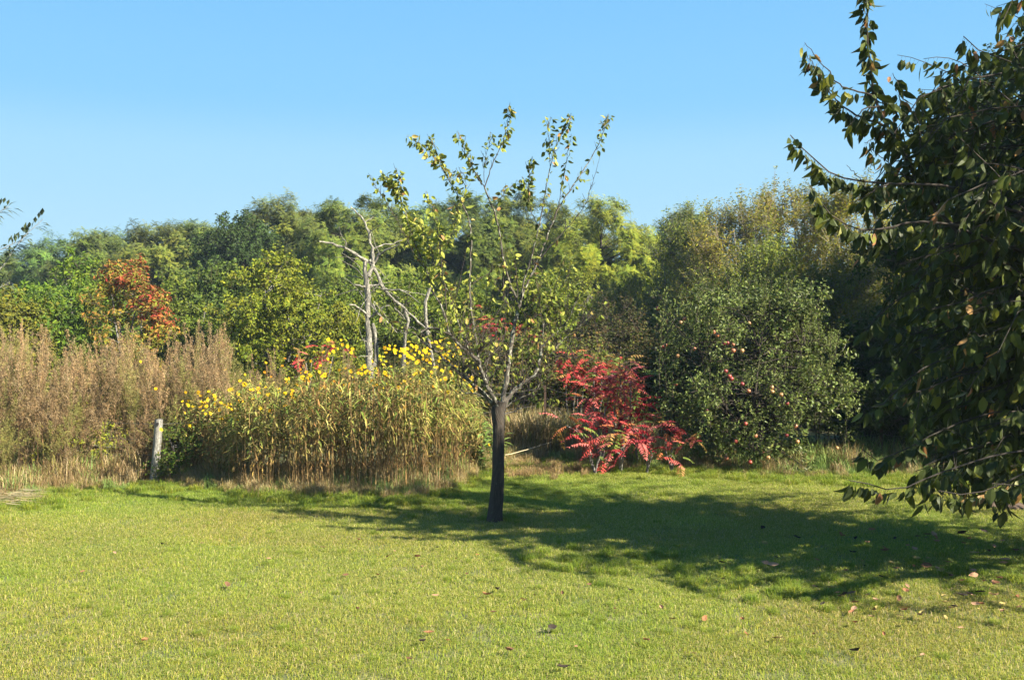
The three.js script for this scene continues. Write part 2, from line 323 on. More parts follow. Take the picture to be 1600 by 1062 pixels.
const SPRAY = {
  locust: [1, 2, 3].map((s) => sprayPinnate(s + 300, 9, 6, .34, .056, .030, [[.19, .215, .022], [.15, .19, .022], [.23, .235, .025]])),
  oak: [1, 2].map((s) => sprayBroad(s + 310, 46, .11, .07, .5, .8, [[.065, .095, .014], [.085, .115, .015], [.06, .085, .014]], { stems: 5, flat: true })),
  broad: [1, 2, 3].map((s) => sprayBroad(s + 320, 34, .085, .055, .38, .8, [[.165, .195, .016], [.20, .215, .018], [.125, .16, .014]], { stems: 4 })),
  laurel: [1, 2].map((s) => sprayBroad(s + 330, 34, .12, .042, .42, .5, [[.10, .155, .010], [.14, .19, .012], [.065, .115, .010]], { stems: 4, hang: .25 })),
  red: [1, 2].map((s) => sprayBroad(s + 340, 30, .11, .045, .38, .6, [[.25, .05, .016], [.30, .085, .025], [.21, .09, .02], [.23, .032, .018], [.15, .11, .016]], { stems: 4, hang: -.55 })),
  olive: [1, 2].map((s) => sprayBroad(s + 345, 28, .10, .042, .38, .6, [[.20, .20, .02], [.15, .17, .015], [.26, .19, .025], [.33, .16, .03]], { stems: 4, hang: -.55 })),
  willow: [1, 2, 3].map((s) => sprayFine(s + 350, 54, .075, .024, .62, [[.185, .20, .022], [.22, .225, .024], [.15, .18, .018], [.25, .22, .035]], 5)),
  bramble: [1, 2].map((s) => sprayBroad(s + 360, 26, .06, .045, .36, .9, [[.10, .125, .015], [.14, .15, .018], [.17, .12, .03]], { stems: 5, twig: [.20, .15, .11] })),
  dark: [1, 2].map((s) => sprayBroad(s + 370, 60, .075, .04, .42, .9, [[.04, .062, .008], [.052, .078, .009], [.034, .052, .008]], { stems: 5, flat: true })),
};

// a tree or shrub: stems, limbs to clumps, and sprays scattered through every clump
function plant(name, label, category, group, o) {
  const r = rng(o.seed), root = thing(name, label, category, [o.x, 0, o.z], group), wood = new GB(), list = [], col = () => white;
  const stems = o.stems ?? 1, top = o.h * .82, cy = (o.base + o.h) / 2, ry = (o.h - o.base) / 2, trunks = [];
  for (let k = 0; k < stems; k++) {
    const a = r() * 6.28, sp = stems > 1 ? o.rx * .45 : .1, b = V(stems > 1 ? r.s(.25) : 0, -.05, stems > 1 ? r.s(.25) : 0);
    const pts = curve([b, V(b.x + Math.cos(a) * sp * .3 + r.s(.08), top * .35, b.z + Math.sin(a) * sp * .3), V(b.x + Math.cos(a) * sp * .7, top * .7, b.z + Math.sin(a) * sp * .7), V(b.x + Math.cos(a) * sp, top, b.z + Math.sin(a) * sp)], 9, r, .02);
    const R = (o.tr ?? .03 * o.h) / Math.sqrt(stems); trunks.push(pts); wood.tube(pts, (t) => lerp(R, R * .18, t), 6, col);
  }
  for (let k = 0; k < o.clumps; k++) {
    let u; do { u = V(r.s(1), r.s(1), r.s(1)); } while (u.lengthSq() > 1);
    u.setLength(Math.pow(u.length(), o.shell ?? .55));
    if (o.profile) { const s = o.profile((u.y + 1) / 2); u.x *= s; u.z *= s; }
    const c = V(u.x * o.rx, cy + u.y * ry, u.z * (o.rz ?? o.rx));
    const tr = r.pick(trunks), a = along(tr, clamp((c.y - .35 * Math.hypot(c.x, c.z)) / top, .12, .97));
    const pts = curve([a, a.clone().lerp(c, .5).add(V(0, .12 * a.distanceTo(c) * (o.arch ?? -.4), 0)), c], 5, r, .015), R = clamp(a.distanceTo(c) * .013, .007, .05);
    wood.tube(pts, (t) => lerp(R, R * .25, t), 4, col);
    const cr = o.clump * r.b(.65, 1.25), tone = 1 + r.s(o.tone ?? .12), hue = r.s(.06);
    for (let q = 0; q < o.sprays; q++) {
      const w = r.dir().multiplyScalar(cr * Math.pow(r(), .45)); w.y *= o.flatness ?? .7;
      const p = c.clone().add(w), out = V(c.x * .5 + w.x, (c.y - cy) * .6 + w.y + (o.lift ?? .25) * cr, c.z * .5 + w.z).normalize().add(r.dir().multiplyScalar(.45)).normalize();
      let cc = [o.tint[0] * tone * (1 + hue), o.tint[1] * tone, o.tint[2] * tone]; if (o.paint) cc = o.paint(p, cc, r);
      if (p.y < .12) continue;
      list.push([place(p, out, r() * 6.28, (o.size ?? 1) * r.b(.75, 1.25)), cc, o.pick ? o.pick(p, r) : -1]);
    }
  }
  part('trunk', wood.geo(), o.bark ?? M.greyBark, root);
  const sp = o.spray, lists = sp.map(() => []); list.forEach((q) => lists[q[2] >= 0 ? q[2] : Math.floor(r() * sp.length)].push(q));
  sp.forEach((g, k) => { if (lists[k].length) inst('crown', g, o.mat ?? M.leaf, lists[k], root, 'stuff'); });
  return root;
}
const atPx = (px, d) => ({ x: (px - 800) / F * d, z: -d }), hAt = (py, d) => EYE - (py - YH) / F * d, wAt = (w, d) => w / F * d;

// ------------------------------------------------------------------ far row of locust trees and dark trees
const FAR = [ // px, top y, half width px, depth, kind, tint, label
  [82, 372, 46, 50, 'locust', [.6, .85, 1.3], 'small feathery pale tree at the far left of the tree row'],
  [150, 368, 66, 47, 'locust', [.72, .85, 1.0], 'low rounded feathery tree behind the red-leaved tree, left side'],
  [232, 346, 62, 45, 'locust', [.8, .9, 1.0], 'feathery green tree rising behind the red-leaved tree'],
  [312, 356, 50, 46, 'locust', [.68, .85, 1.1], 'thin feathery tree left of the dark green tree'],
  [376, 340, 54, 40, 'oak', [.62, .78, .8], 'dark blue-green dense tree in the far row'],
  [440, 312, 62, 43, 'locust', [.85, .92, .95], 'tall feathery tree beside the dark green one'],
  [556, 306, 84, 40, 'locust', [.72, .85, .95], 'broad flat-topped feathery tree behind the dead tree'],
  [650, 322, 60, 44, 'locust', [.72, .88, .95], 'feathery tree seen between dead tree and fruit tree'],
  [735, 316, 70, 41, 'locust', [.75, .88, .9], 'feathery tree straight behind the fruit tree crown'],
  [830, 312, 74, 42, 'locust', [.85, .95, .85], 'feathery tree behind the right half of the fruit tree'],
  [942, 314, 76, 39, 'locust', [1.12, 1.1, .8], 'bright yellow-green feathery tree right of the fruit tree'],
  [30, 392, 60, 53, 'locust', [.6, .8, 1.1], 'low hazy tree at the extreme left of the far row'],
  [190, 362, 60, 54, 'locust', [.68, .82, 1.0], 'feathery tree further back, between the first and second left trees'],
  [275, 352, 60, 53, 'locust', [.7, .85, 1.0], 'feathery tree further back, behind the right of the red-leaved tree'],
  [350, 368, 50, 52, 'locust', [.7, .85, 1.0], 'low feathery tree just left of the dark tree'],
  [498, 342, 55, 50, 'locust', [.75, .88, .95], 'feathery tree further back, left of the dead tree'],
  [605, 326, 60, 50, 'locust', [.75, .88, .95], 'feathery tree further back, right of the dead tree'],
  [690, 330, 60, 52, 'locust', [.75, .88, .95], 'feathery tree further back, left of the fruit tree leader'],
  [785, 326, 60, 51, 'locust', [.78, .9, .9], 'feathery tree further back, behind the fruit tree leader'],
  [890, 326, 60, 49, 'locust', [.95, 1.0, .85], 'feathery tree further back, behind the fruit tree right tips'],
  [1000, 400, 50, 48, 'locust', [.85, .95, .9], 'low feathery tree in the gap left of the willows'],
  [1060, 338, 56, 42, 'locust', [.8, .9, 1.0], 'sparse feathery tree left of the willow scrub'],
];
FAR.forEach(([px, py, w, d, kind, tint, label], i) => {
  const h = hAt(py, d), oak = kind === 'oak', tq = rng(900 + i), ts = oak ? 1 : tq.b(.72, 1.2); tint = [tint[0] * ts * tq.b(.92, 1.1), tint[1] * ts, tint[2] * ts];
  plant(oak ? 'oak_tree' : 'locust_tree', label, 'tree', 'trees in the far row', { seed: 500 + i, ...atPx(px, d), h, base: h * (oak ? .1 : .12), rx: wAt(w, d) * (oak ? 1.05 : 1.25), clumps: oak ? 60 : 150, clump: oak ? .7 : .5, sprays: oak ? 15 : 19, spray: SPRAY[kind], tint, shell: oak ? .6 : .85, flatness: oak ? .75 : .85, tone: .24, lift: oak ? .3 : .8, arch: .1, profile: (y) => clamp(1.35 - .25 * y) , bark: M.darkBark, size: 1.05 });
});
// low wood behind everything, one far mass
{
  const r = rng(77), list = SPRAY.oak.map(() => []);
  for (let k = 0; k < 5200; k++) {
    const d = r.b(50, 60), px = r.b(-260, 1860), h = 2.2 + 3.0 * fbm(px * .012, d * .2, 3), y = h * Math.pow(r(), .7);
    const p = V((px - 800) / F * d, y, -d); list[k % 2].push([place(p, V(r.s(.6), 1, r.s(.6) + .3).normalize(), r() * 6.28, r.b(1.3, 2.0)), vary(r, [1.25, 1.35, 1.3], .2, .08)]);
  }
  list.forEach((l, k) => { const o = inst(numbered('distant_wood'), SPRAY.oak[k], M.leaf, l, null, 'stuff'); o.userData.label = 'low green wood far behind the garden trees'; o.userData.group = 'distant wood'; });
}
// ------------------------------------------------------------------ middle row: shrubs behind the fence
const MID = [ // px, top y, half width, depth, spray, tint, label, extra
  [30, 455, 75, 27, 'dark', [1.6, 1.7, 1.7], 'dark green bush at the left edge behind the weeds', { base: .2 }],
  [-10, 470, 60, 19, 'broad', [.95, .85, .9], 'olive bush at the left edge just behind the weeds', { base: .2 }],
  [118, 425, 62, 22, 'laurel', [1.05, 1.1, 1.0], 'bright green upright laurel bush left of the red-leaved tree', { base: .2 }],
  [60, 470, 52, 20, 'laurel', [.95, 1.0, .9], 'smaller laurel bush at the left behind the weeds', { base: .2 }],
  [286, 440, 60, 25, 'broad', [.75, .85, .8], 'green bush right of the red-leaved tree', { base: .2 }],
  [345, 432, 46, 28, 'oak', [1.2, 1.3, 1.0], 'darker bush between red-leaved tree and big yellow-green bush', { base: .2 }],
  [445, 412, 98, 23, 'broad', [1.15, 1.12, .85], 'big yellow-green bush behind the left of the flowers', { base: .15, clumps: 70 }],
  [545, 452, 70, 25, 'broad', [.72, .85, .85], 'deep green bush behind the dead tree trunk', { base: .2 }],
  [640, 440, 78, 26, 'broad', [.85, .95, .85], 'green bush between the dead tree and the fruit tree', { base: .2 }],
  [740, 455, 75, 25, 'broad', [.8, .92, .8], 'green bush behind the fruit tree, left of its leader', { base: .2 }],
  [838, 445, 70, 24, 'broad', [.95, 1.0, .8], 'green bush behind the fruit tree, right of its leader', { base: .2 }],
  [795, 540, 70, 17, 'bramble', [1.0, 1.0, 1.0], 'tangled bramble thicket behind the fruit tree trunk', { base: .05, clumps: 46 }],
  [905, 560, 55, 16.5, 'bramble', [.95, .9, .9], 'bramble bush left of the crimson sumac', { base: .05 }],
  [905, 425, 60, 30, 'broad', [1.05, 1.05, .75], 'sunlit yellow-green bush right of the fruit tree', { base: .2 }],
  [985, 445, 60, 28, 'willow', [.95, 1.0, .8], 'fine-leaved bush above the dark hedge', { base: .2 }],
  [1050, 545, 70, 17.5, 'bramble', [.75, .7, .7], 'bramble bush between the sumac and the apple tree', { base: .02 }],
  [690, 560, 60, 18, 'bramble', [.9, .95, .8], 'bramble bush behind the right half of the flowers', { base: .02 }],
  [965, 492, 85, 21, 'bramble', [.5, .48, .6], 'dark twiggy hedge left of the apple tree', { base: .05, clumps: 60 }],
];
MID.forEach(([px, py, w, d, k, tint, label, ex], i) => plant('bush', label, 'bush', 'bushes behind the fence', { seed: 560 + i, ...atPx(px, d), h: hAt(py, d), rx: wAt(w, d), stems: 4, clumps: 46, clump: .5, sprays: 13, spray: SPRAY[k], tint, shell: .7, flatness: .8, tone: .16, mat: k === 'laurel' ? M.gloss : M.leaf, bark: M.greyBark, profile: (y) => Math.pow(clamp(1.25 - y * .55), .8), ...ex }));
// shoots standing above the bushes
plant('red_leaved_tree', 'small tree with orange and red autumn leaves behind the weeds', 'tree', null, { seed: 590, ...atPx(204, 20), h: hAt(416, 20), base: .7, rx: wAt(58, 20), stems: 4, clumps: 44, clump: .24, sprays: 8, spray: [...SPRAY.red, ...SPRAY.olive], tint: [1, 1, 1], shell: .75, flatness: 1.5, tone: .2, lift: .9, size: .85, mat: M.leaf, profile: (y) => clamp(1.1 - y * .25), pick: (p, r) => { const g = (.15 - p.x * .7) + (2.45 - p.y) * .7 + r.s(.8); return (g > -.28 ? 2 : 0) + (r() < .5 ? 1 : 0); } });
// willow scrub, right of centre
[[1075, 350, 62, 27, [.9, 1.0, 1.0], 'sparse willow at the left end of the willow scrub'], [1150, 300, 82, 25, [1.1, 1.0, .9], 'willow with bare grey twigs on top'], [1235, 283, 92, 26, [1.15, 1.02, .85], 'tallest willow of the scrub, rusty at its top'], [1330, 305, 85, 24, [1.2, 1.08, .8], 'yellow-green willow beside the cherry branches'], [1420, 320, 80, 25, [1.1, 1.05, .8], 'willow partly hidden by the cherry tree'], [1190, 400, 95, 21, [.85, .95, .8], 'lower willow growth straight behind the apple tree'], [1330, 420, 90, 20, [.7, .75, .7], 'shaded willow growth behind right side of apple tree']]
  .forEach(([px, py, w, d, tint, label], i) => plant('willow_tree', label, 'tree', 'willow scrub right of centre', { seed: 600 + i, ...atPx(px, d), h: hAt(py, d), base: .3, rx: wAt(w, d), stems: 6, clumps: 75, clump: .46, sprays: 12, spray: SPRAY.willow, tint, shell: .75, flatness: 1.3, lift: 1.2, tone: .18, profile: (y) => clamp(1.15 - y * .45), bark: M.greyBark }));
// dark trees and hedge behind the cherry
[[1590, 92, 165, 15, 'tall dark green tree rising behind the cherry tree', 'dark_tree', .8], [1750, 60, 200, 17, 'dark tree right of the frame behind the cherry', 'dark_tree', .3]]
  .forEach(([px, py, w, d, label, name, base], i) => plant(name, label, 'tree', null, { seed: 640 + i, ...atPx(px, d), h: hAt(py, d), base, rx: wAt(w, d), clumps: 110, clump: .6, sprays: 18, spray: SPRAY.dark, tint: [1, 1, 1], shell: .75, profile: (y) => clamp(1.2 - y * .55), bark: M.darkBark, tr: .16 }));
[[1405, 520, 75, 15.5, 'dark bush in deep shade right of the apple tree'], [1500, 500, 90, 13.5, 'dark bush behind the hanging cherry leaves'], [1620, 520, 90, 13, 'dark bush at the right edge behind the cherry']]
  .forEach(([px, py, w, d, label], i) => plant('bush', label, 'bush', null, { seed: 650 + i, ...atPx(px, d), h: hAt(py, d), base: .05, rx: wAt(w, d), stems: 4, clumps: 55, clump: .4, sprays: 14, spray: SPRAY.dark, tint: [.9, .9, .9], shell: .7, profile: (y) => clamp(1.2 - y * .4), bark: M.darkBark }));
// a tree that stands left of the frame and reaches in with one long twig
{
  const r = rng(660), d = 15, root = thing('overhanging_tree', 'tree left of the frame whose leafy twigs reach in against the sky', 'tree', [-10.2, 0, -d]), g = new GB(), lf = new GB(), off = root.position;
  const L = (px, py, dd = d) => P(px, py, dd).sub(off), cols = [[.06, .085, .03], [.075, .10, .035], [.05, .07, .03]];
  const trunk = curve([V(0, -.05, 0), V(.15, 1.5, .1), V(.1, 3, 0), V(.25, 4.4, 0)], 10, r, .02); g.tube(trunk, (t) => lerp(.14, .04, t), 7, () => white);
  const lim = [[trunk[5], L(-60, 470), L(-5, 425), L(30, 375), L(66, 342)], [trunk[6], L(-70, 380), L(-25, 345), L(12, 322)], [trunk[5], L(-80, 440), L(-30, 408), L(10, 385), L(40, 372)], [trunk[4], L(-60, 480), L(-10, 455), L(14, 440)]];
  for (let k = 0; k < 46; k++) { const a = along(trunk, r.b(.4, 1)), e = V(r.b(-2.6, 1.9), r.b(2, 5.6), r.s(2)); if (e.x > 1.35 + .2 * r.s(1)) continue; lim.push([a, a.clone().lerp(e, .5).add(V(0, .2, 0)), e]); }
  lim.forEach((q, i) => {
    const c = curve(q, 12, r, .012); g.tube(c, (t) => lerp(.022, .003, t), 4, () => white);
    for (let k = 0; k < (i < 4 ? 110 : 70); k++) {
      const t = .3 + .7 * (k / (i < 4 ? 110 : 70)), p = along(c, t), tg = tangent(c, t), dd = perp(r, tg).multiplyScalar(.8).addScaledVector(tg, .7).add(V(.15, -.05, 0)).normalize(), b = p.clone().addScaledVector(dd, r.b(0, .12));
      g.strip(p, b, .005, white); lf.leaf(b, dd, UP, r.b(.13, .21), r.b(.042, .06), vary(r, r.pick(cols), .25, .1), { fold: .3, droop: .25 });
    }
  });
  part('trunk', g.geo(), M.greyBark, root); part('foliage', lf.geo(), M.gloss, root, 'stuff');
}

// ------------------------------------------------------------------ dead tree (standing behind the flowers)
{
  const r = rng(31), d = 16.5, base = P(583, 640, d); base.y = 0;
  const root = thing('dead_tree', 'bare dead tree with pale lichened forked branches', 'tree', base.toArray()), g = new GB();
  const L = (px, py, dz = 0) => P(px, py, d + dz).sub(base);
  const add = (q, r0, r1, n = 12, sides = 6, wob = .012) => { const c = curve(q.map((a) => L(...a)), n, r, wob); g.tube(c, (t) => .92 * lerp(r0, r1, Math.pow(t, .8)) * (1 + .18 * Math.sin(t * 23 + r0 * 900)), sides, () => white); return c; };
  const main = [[583, 720, 0], [582, 640, 0], [578, 580, 0], [576, 530, 0], [575, 490, .02], [573, 450, 0], [571, 420, -.03], [570, 408, -.05]];
  add(main, .078, .044, 22, 9, .018);
  add([[578, 585, .02], [588, 560, .05], [586, 530, .05], [582, 505, .02]], .05, .035, 8);
  add([[575, 432, 0], [583, 404, .05], [580, 385, .05], [575, 362, .05], [569, 347, .1], [558, 333, .15], [547, 323, .2]], .044, .010, 16, 7);
  add([[570, 347, .1], [577, 342, .2], [583, 338, .3]], .014, .006, 5, 4);
  add([[576, 362, .05], [590, 354, -.1], [597, 348, -.2]], .012, .005, 5, 4);
  add([[573, 408, 0], [560, 400, -.1], [545, 390, -.2], [525, 382, -.3], [498, 377, -.4]], .036, .012, 12);
  add([[538, 388, -.25], [541, 378, -.3], [535, 373, -.3], [531, 364, -.35], [529, 354, -.4]], .011, .006, 8, 4);
  add([[541, 378, -.3], [538, 392, -.2], [533, 397, -.15]], .011, .006, 5, 4);
  add([[530, 388, -.25], [520, 382, -.4]], .009, .005, 3, 4);
  add([[583, 388, .05], [598, 382, .2], [613, 381, .35], [632, 373, .5]], .016, .007, 8, 4);
  add([[585, 410, .05], [594, 397, 0], [612, 387, -.1], [622, 382, -.15], [634, 372, -.2]], .026, .01, 10, 5);
  add([[593, 398, 0], [586, 380, .1], [579, 360, .2]], .009, .005, 6, 4);
  // the long right stem, curving down and out to the right
  add([[577, 405, .05], [585, 420, .1], [594, 442, .15], [605, 458, .2], [618, 470, .3], [635, 486, .4], [652, 501, .5], [672, 520, .6]], .043, .014, 22, 7);
  add([[600, 452, .15], [625, 453, 0], [640, 460, -.1], [655, 473, -.2]], .016, .006, 10, 4);
  add([[625, 453, 0], [650, 458, .1], [665, 461, .2]], .01, .005, 6, 4);
  add([[575, 446, 0], [592, 445, .15], [607, 453, .2]], .017, .01, 6, 5);
  add([[576, 448, 0], [586, 455, .2], [597, 462, .3]], .012, .008, 5, 4);
  add([[571, 447, -.02], [560, 446, -.15], [553, 444, -.2]], .022, .012, 5, 5);
  add([[566, 436, 0], [555, 432, .1], [541, 430, .2]], .015, .006, 6, 4);
  add([[580, 495, 0], [590, 486, -.1], [603, 478, -.15], [616, 480, -.1], [632, 498, 0]], .026, .008, 10, 5);
  add([[577, 497, 0], [566, 486, -.1], [555, 478, -.2], [545, 476, -.3]], .034, .01, 8, 5);
  add([[579, 470, 0], [592, 492, .1], [606, 503, .15], [620, 520, .2]], .02, .01, 8, 5);
  add([[582, 560, 0], [570, 556, -.1], [560, 558, -.2]], .014, .007, 5, 4);
  add([[582, 540, 0], [570, 533, -.1], [562, 532, -.2]], .012, .006, 5, 4);
  // second, leaning grey stem
  add([[630, 720, .7], [628, 600, .65], [630, 555, .6], [634, 520, .5], [637, 500, .42], [632, 484, .4]], .055, .03, 14, 8, .015);
  add([[634, 520, .5], [643, 510, .5], [650, 515, .4]], .012, .006, 4, 4);
  for (let k = 0; k < 170; k++) { const p = L(r.b(500, 650), r.b(340, 540), r.s(.4)); const a = along(curve(main.map((q) => L(...q)), 20, r), r.b(.25, 1)); if (a.distanceTo(p) > .65) continue; g.tube(curve([a, a.clone().lerp(p, .5).add(V(0, .05, 0)), p], 5, r, .015), (t) => lerp(.0075, .003, t), 4, () => white); }
  part('trunk', g.geo(), M.deadBark, root);
  // a broken pale stub on another low dead limb
  const b2 = thing('dead_sapling', 'short pale broken dead branch standing right of the dead tree', 'dead sapling', P(690, 640, 16).setY(0).toArray()), g2 = new GB(), o2 = b2.position;
  g2.tube(curve([V(0, -.05, 0), V(-.05, .8, 0), P(664, 490, 16).sub(o2), P(666, 468, 16).sub(o2), P(673, 446, 16).sub(o2)], 10, r, .01), (t) => lerp(.024, .030, t), 6, () => white);
  part('trunk', g2.geo(), M.deadBark, b2);
}

// ------------------------------------------------------------------ leaf shapes that are parts of their own
function leafShape(seed, L, W, rows, fold, droop, curl = 0) {
  const g = new GB(), r = rng(seed); g.leaf(V(0, .012, 0), V(r.s(.12), 1, r.s(.12)).normalize(), V(0, 0, 1), L, W, white, { rows, fold, droop: 0 });
  const p = g.p; for (let i = 0; i < p.length; i += 3) { const t = p[i + 1] / L; p[i + 2] += droop * L * t * t; p[i] += curl * L * t * t; if (i) p[i + 2] += r.s(.012 * L); }
  g.strip(V(0, -.02, 0), V(0, .02, 0), .003, [.6, .5, .4]);
  return g.geo();
}
const tinted = (base, cols) => cols.map(([r, g, b], i) => { const m = base.clone(); m.name = base.name + ' tone'; m.color.setRGB(r, g, b); return m; });
const dirUp = (d, roll) => { qa.setFromUnitVectors(UP, d); qb.setFromAxisAngle(UP, roll); return qa.clone().multiply(qb); };
// puts the leaves that show largest as single parts, the rest as one instanced part
function dressLeaves(root, leaves, shapes, mats, cols, most, name, mat) {
  leaves.sort((a, b) => b.show - a.show);
  leaves.slice(0, most).forEach((l) => { const m = new THREE.Mesh(shapes[l.shape], mats[l.tone]); m.name = name; m.position.copy(l.p); m.quaternion.copy(dirUp(l.d, l.roll)); m.scale.setScalar(l.s); m.castShadow = m.receiveShadow = true; root.add(m); });
  const lists = shapes.map(() => []); leaves.slice(most).forEach((l) => lists[l.shape].push([place(l.p, l.d, l.roll, l.s), cols[l.tone]]));
  lists.forEach((q, k) => q.length && inst('foliage', shapes[k], mat, q, root, 'stuff'));
}

// ------------------------------------------------------------------ fruit tree in the middle of the lawn
{
  const r = rng(41), D = 9.2, base = P(775, 815, D); base.y = 0;
  const root = thing('fruit_tree', 'young open-crowned fruit tree on the lawn with few yellowing leaves', 'tree', base.toArray()), trunk = new GB(), wood = new GB(), shoots = new GB(), leaves = [];
  const L = ([px, py, dz = 0]) => P(px, py, D + dz).sub(base), out = [];
  const tp = curve([[772, 834], [774, 800], [777, 760], [778, 715], [779, 670], [779, 640], [781, 627]].map(L), 60, r, .001);
  trunk.tube(tp, (t) => { const R = lerp(.060, .049, t) + .045 * Math.exp(-t * 11) + .014 * Math.exp(-Math.pow((t - .95) * 8, 2)); return (a) => { const n = fbm(Math.cos(a) * 3.2 + 9, Math.sin(a) * 3.2 + t * 3, 4), m = fbm(Math.cos(a) * 9 + 3, Math.sin(a) * 9 + t * 7, 2); return R * (1 + .42 * (n - .5) + .16 * (m - .5) + .22 * Math.exp(-t * 12) * Math.sin(a * 4 + 1)); }; }, 40, () => white);
  const add = (q, r0, r1, o = {}) => { const pts = curve(q.map(L), o.n ?? q.length * 4, r, o.wob ?? .006); (r0 > .0105 && q[0][1] > 470 ? wood : shoots).tube(pts, (t) => lerp(r0, r1, Math.pow(t, .65)) * (r0 > .0105 ? .70 : .64) * (1 + .1 * Math.sin(t * 31 + r0 * 500)), r0 > .02 ? 8 : 5, () => white); out.push({ pts, ...o }); return pts; };
  // lv: leaves per metre, from..1 of the length; yl: how yellow
  add([[777, 640, 0], [766, 626, -.03], [753, 613, -.08], [736, 598, -.12], [724, 586, -.16], [703, 569, -.2], [682, 550, -.25], [663, 536, -.3], [650, 524, -.34]], .038, .012, { tw: .5 });                        // low left limb
  add([[650, 524, -.34], [640, 517, -.38], [628, 520, -.4], [618, 512, -.45]], .012, .004, { lv: 6 });
  add([[779, 637, -.03], [772, 622, -.08], [763, 608, -.14], [755, 588, -.2], [748, 563, -.25]], .030, .024);                                                                       // pale stem going up left
  add([[748, 563, -.25], [736, 554, -.3], [719, 540, -.36], [703, 523, -.42], [688, 516, -.46], [672, 512, -.5], [655, 521, -.52]], .023, .011, { tw: .8 });
  add([[785, 636, .05], [790, 600, .1], [796, 560, .14], [802, 520, .18], [809, 485, .22], [812, 476, .22]], .036, .026, { tw: .4 });                                             // dark leader
  add([[812, 478, .22], [801, 455, .2], [790, 420, .16], [780, 362, .1], [772, 330, .06], [757, 292, 0]], .020, .010, { lv: 5, from: .3, yl: .3 });
  add([[757, 292, 0], [770, 255, -.02], [781, 233, -.03], [791, 202, -.05], [797, 160, -.08]], .009, .003, { lv: 52, from: .45, yl: .35 });
  add([[757, 292, 0], [745, 275, .05], [735, 255, .08], [722, 226, .1], [715, 205, .12]], .009, .003, { lv: 48, from: .15, yl: .4 });
  add([[757, 285, 0], [757, 255, -.05], [764, 225, -.08], [766, 205, -.1]], .005, .002, { lv: 26, from: .4, yl: .2 });
  add([[812, 478, .22], [822, 448, .28], [835, 420, .33], [848, 388, .4], [868, 336, .5], [884, 307, .55], [909, 270, .62], [936, 225, .68], [951, 177, .75]], .020, .004, { lv: 7, from: .7, yl: .1 });
  add([[936, 225, .68], [944, 203, .7], [952, 178, .76]], .004, .002, { lv: 34, from: .1, yl: .1 });
  add([[838, 414, .34], [862, 382, .3], [890, 352, .28], [913, 322, .25], [926, 283, .2], [938, 242, .15]], .010, .002, { lv: 2, from: .4 });
  add([[812, 476, .22], [819, 442, .16], [831, 398, .1], [846, 335, .05], [851, 307, .02], [858, 270, 0]], .015, .007, { lv: 14, from: .45, yl: .35 });
  add([[858, 270, 0], [864, 243, -.02], [876, 212, -.04], [893, 176, -.06]], .006, .002, { lv: 50, from: .0, yl: .35 });
  add([[860, 262, 0], [858, 222, .04], [857, 200, .06], [861, 182, .1]], .005, .002, { lv: 30, from: .2, yl: .2 });
  add([[866, 340, .48], [873, 316, .45], [884, 258, .4], [893, 210, .35]], .006, .002, { lv: 30, from: .35, yl: .1 });
  add([[772, 334, .06], [778, 316, .1], [797, 293, .15], [814, 286, .2]], .005, .002, { lv: 40, from: .3, yl: .1 });
  add([[842, 352, .06], [832, 335, .1], [827, 316, .12], [826, 280, .15], [832, 244, .18]], .007, .002, { lv: 40, from: .25, yl: .3 });
  add([[827, 310, .12], [822, 285, .0], [815, 276, -.05]], .004, .002, { lv: 40, from: .2, yl: .2 });
  add([[748, 563, -.25], [744, 530, -.2], [738, 496, -.16], [734, 446, -.12], [736, 371, -.1], [732, 342, -.08], [722, 318, -.06]], .017, .010, { lv: 8, from: .4, yl: .6 });
  add([[722, 318, -.06], [709, 295, -.04], [693, 266, -.02], [676, 243, 0], [656, 224, .04], [636, 212, .06]], .008, .002, { lv: 62, from: .05, yl: .5 });
  add([[693, 266, -.02], [682, 238, .05], [672, 214, .08]], .005, .002, { lv: 55, from: .1, yl: .45 });
  add([[722, 318, -.06], [728, 290, -.1], [722, 270, -.12], [705, 280, -.14]], .005, .002, { lv: 50, from: .1, yl: .5 });
  add([[734, 446, -.12], [748, 436, -.05], [766, 426, .02], [785, 410, .1]], .009, .003, { lv: 16, from: .3, yl: .6 });
  add([[703, 523, -.42], [697, 500, -.42], [690, 480, -.4], [680, 462, -.4], [673, 446, -.4], [662, 412, -.38], [651, 388, -.36], [641, 360, -.34], [630, 322, -.3]], .015, .007, { lv: 44, from: .4, yl: .9 });
  add([[630, 322, -.3], [624, 305, -.3], [616, 292, -.28], [606, 278, -.25], [596, 270, -.24]], .006, .002, { lv: 90, from: 0, yl: .7 });
  add([[626, 312, -.3], [625, 285, -.34], [618, 262, -.38]], .005, .002, { lv: 50, from: .1, yl: .4 });
  add([[664, 420, -.38], [646, 395, -.45], [622, 347, -.55], [597, 307, -.6], [581, 282, -.62], [575, 270, -.63]], .007, .002, { lv: 14, from: .6, yl: .5 });
  add([[697, 500, -.42], [695, 450, -.5], [688, 400, -.52], [684, 357, -.55], [676, 322, -.56], [666, 299, -.58]], .010, .002, { lv: 22, from: .25, yl: .85 });
  add([[690, 420, -.5], [672, 390, -.42], [660, 360, -.4], [652, 335, -.36]], .007, .002, { lv: 46, from: .2, yl: .9 });
  add([[688, 400, -.52], [704, 372, -.5], [712, 345, -.5], [716, 318, -.5]], .006, .002, { lv: 36, from: .2, yl: .8 });
  add([[732, 547, -.32], [717, 508, -.36], [703, 467, -.4], [694, 440, -.42], [676, 408, -.44]], .011, .004, { lv: 20, from: .3, yl: .9 });
  add([[785, 638, .1], [799, 614, .15], [815, 601, .2], [836, 584, .26], [842, 566, .3], [846, 542, .33]], .034, .022);                                                            // right limb
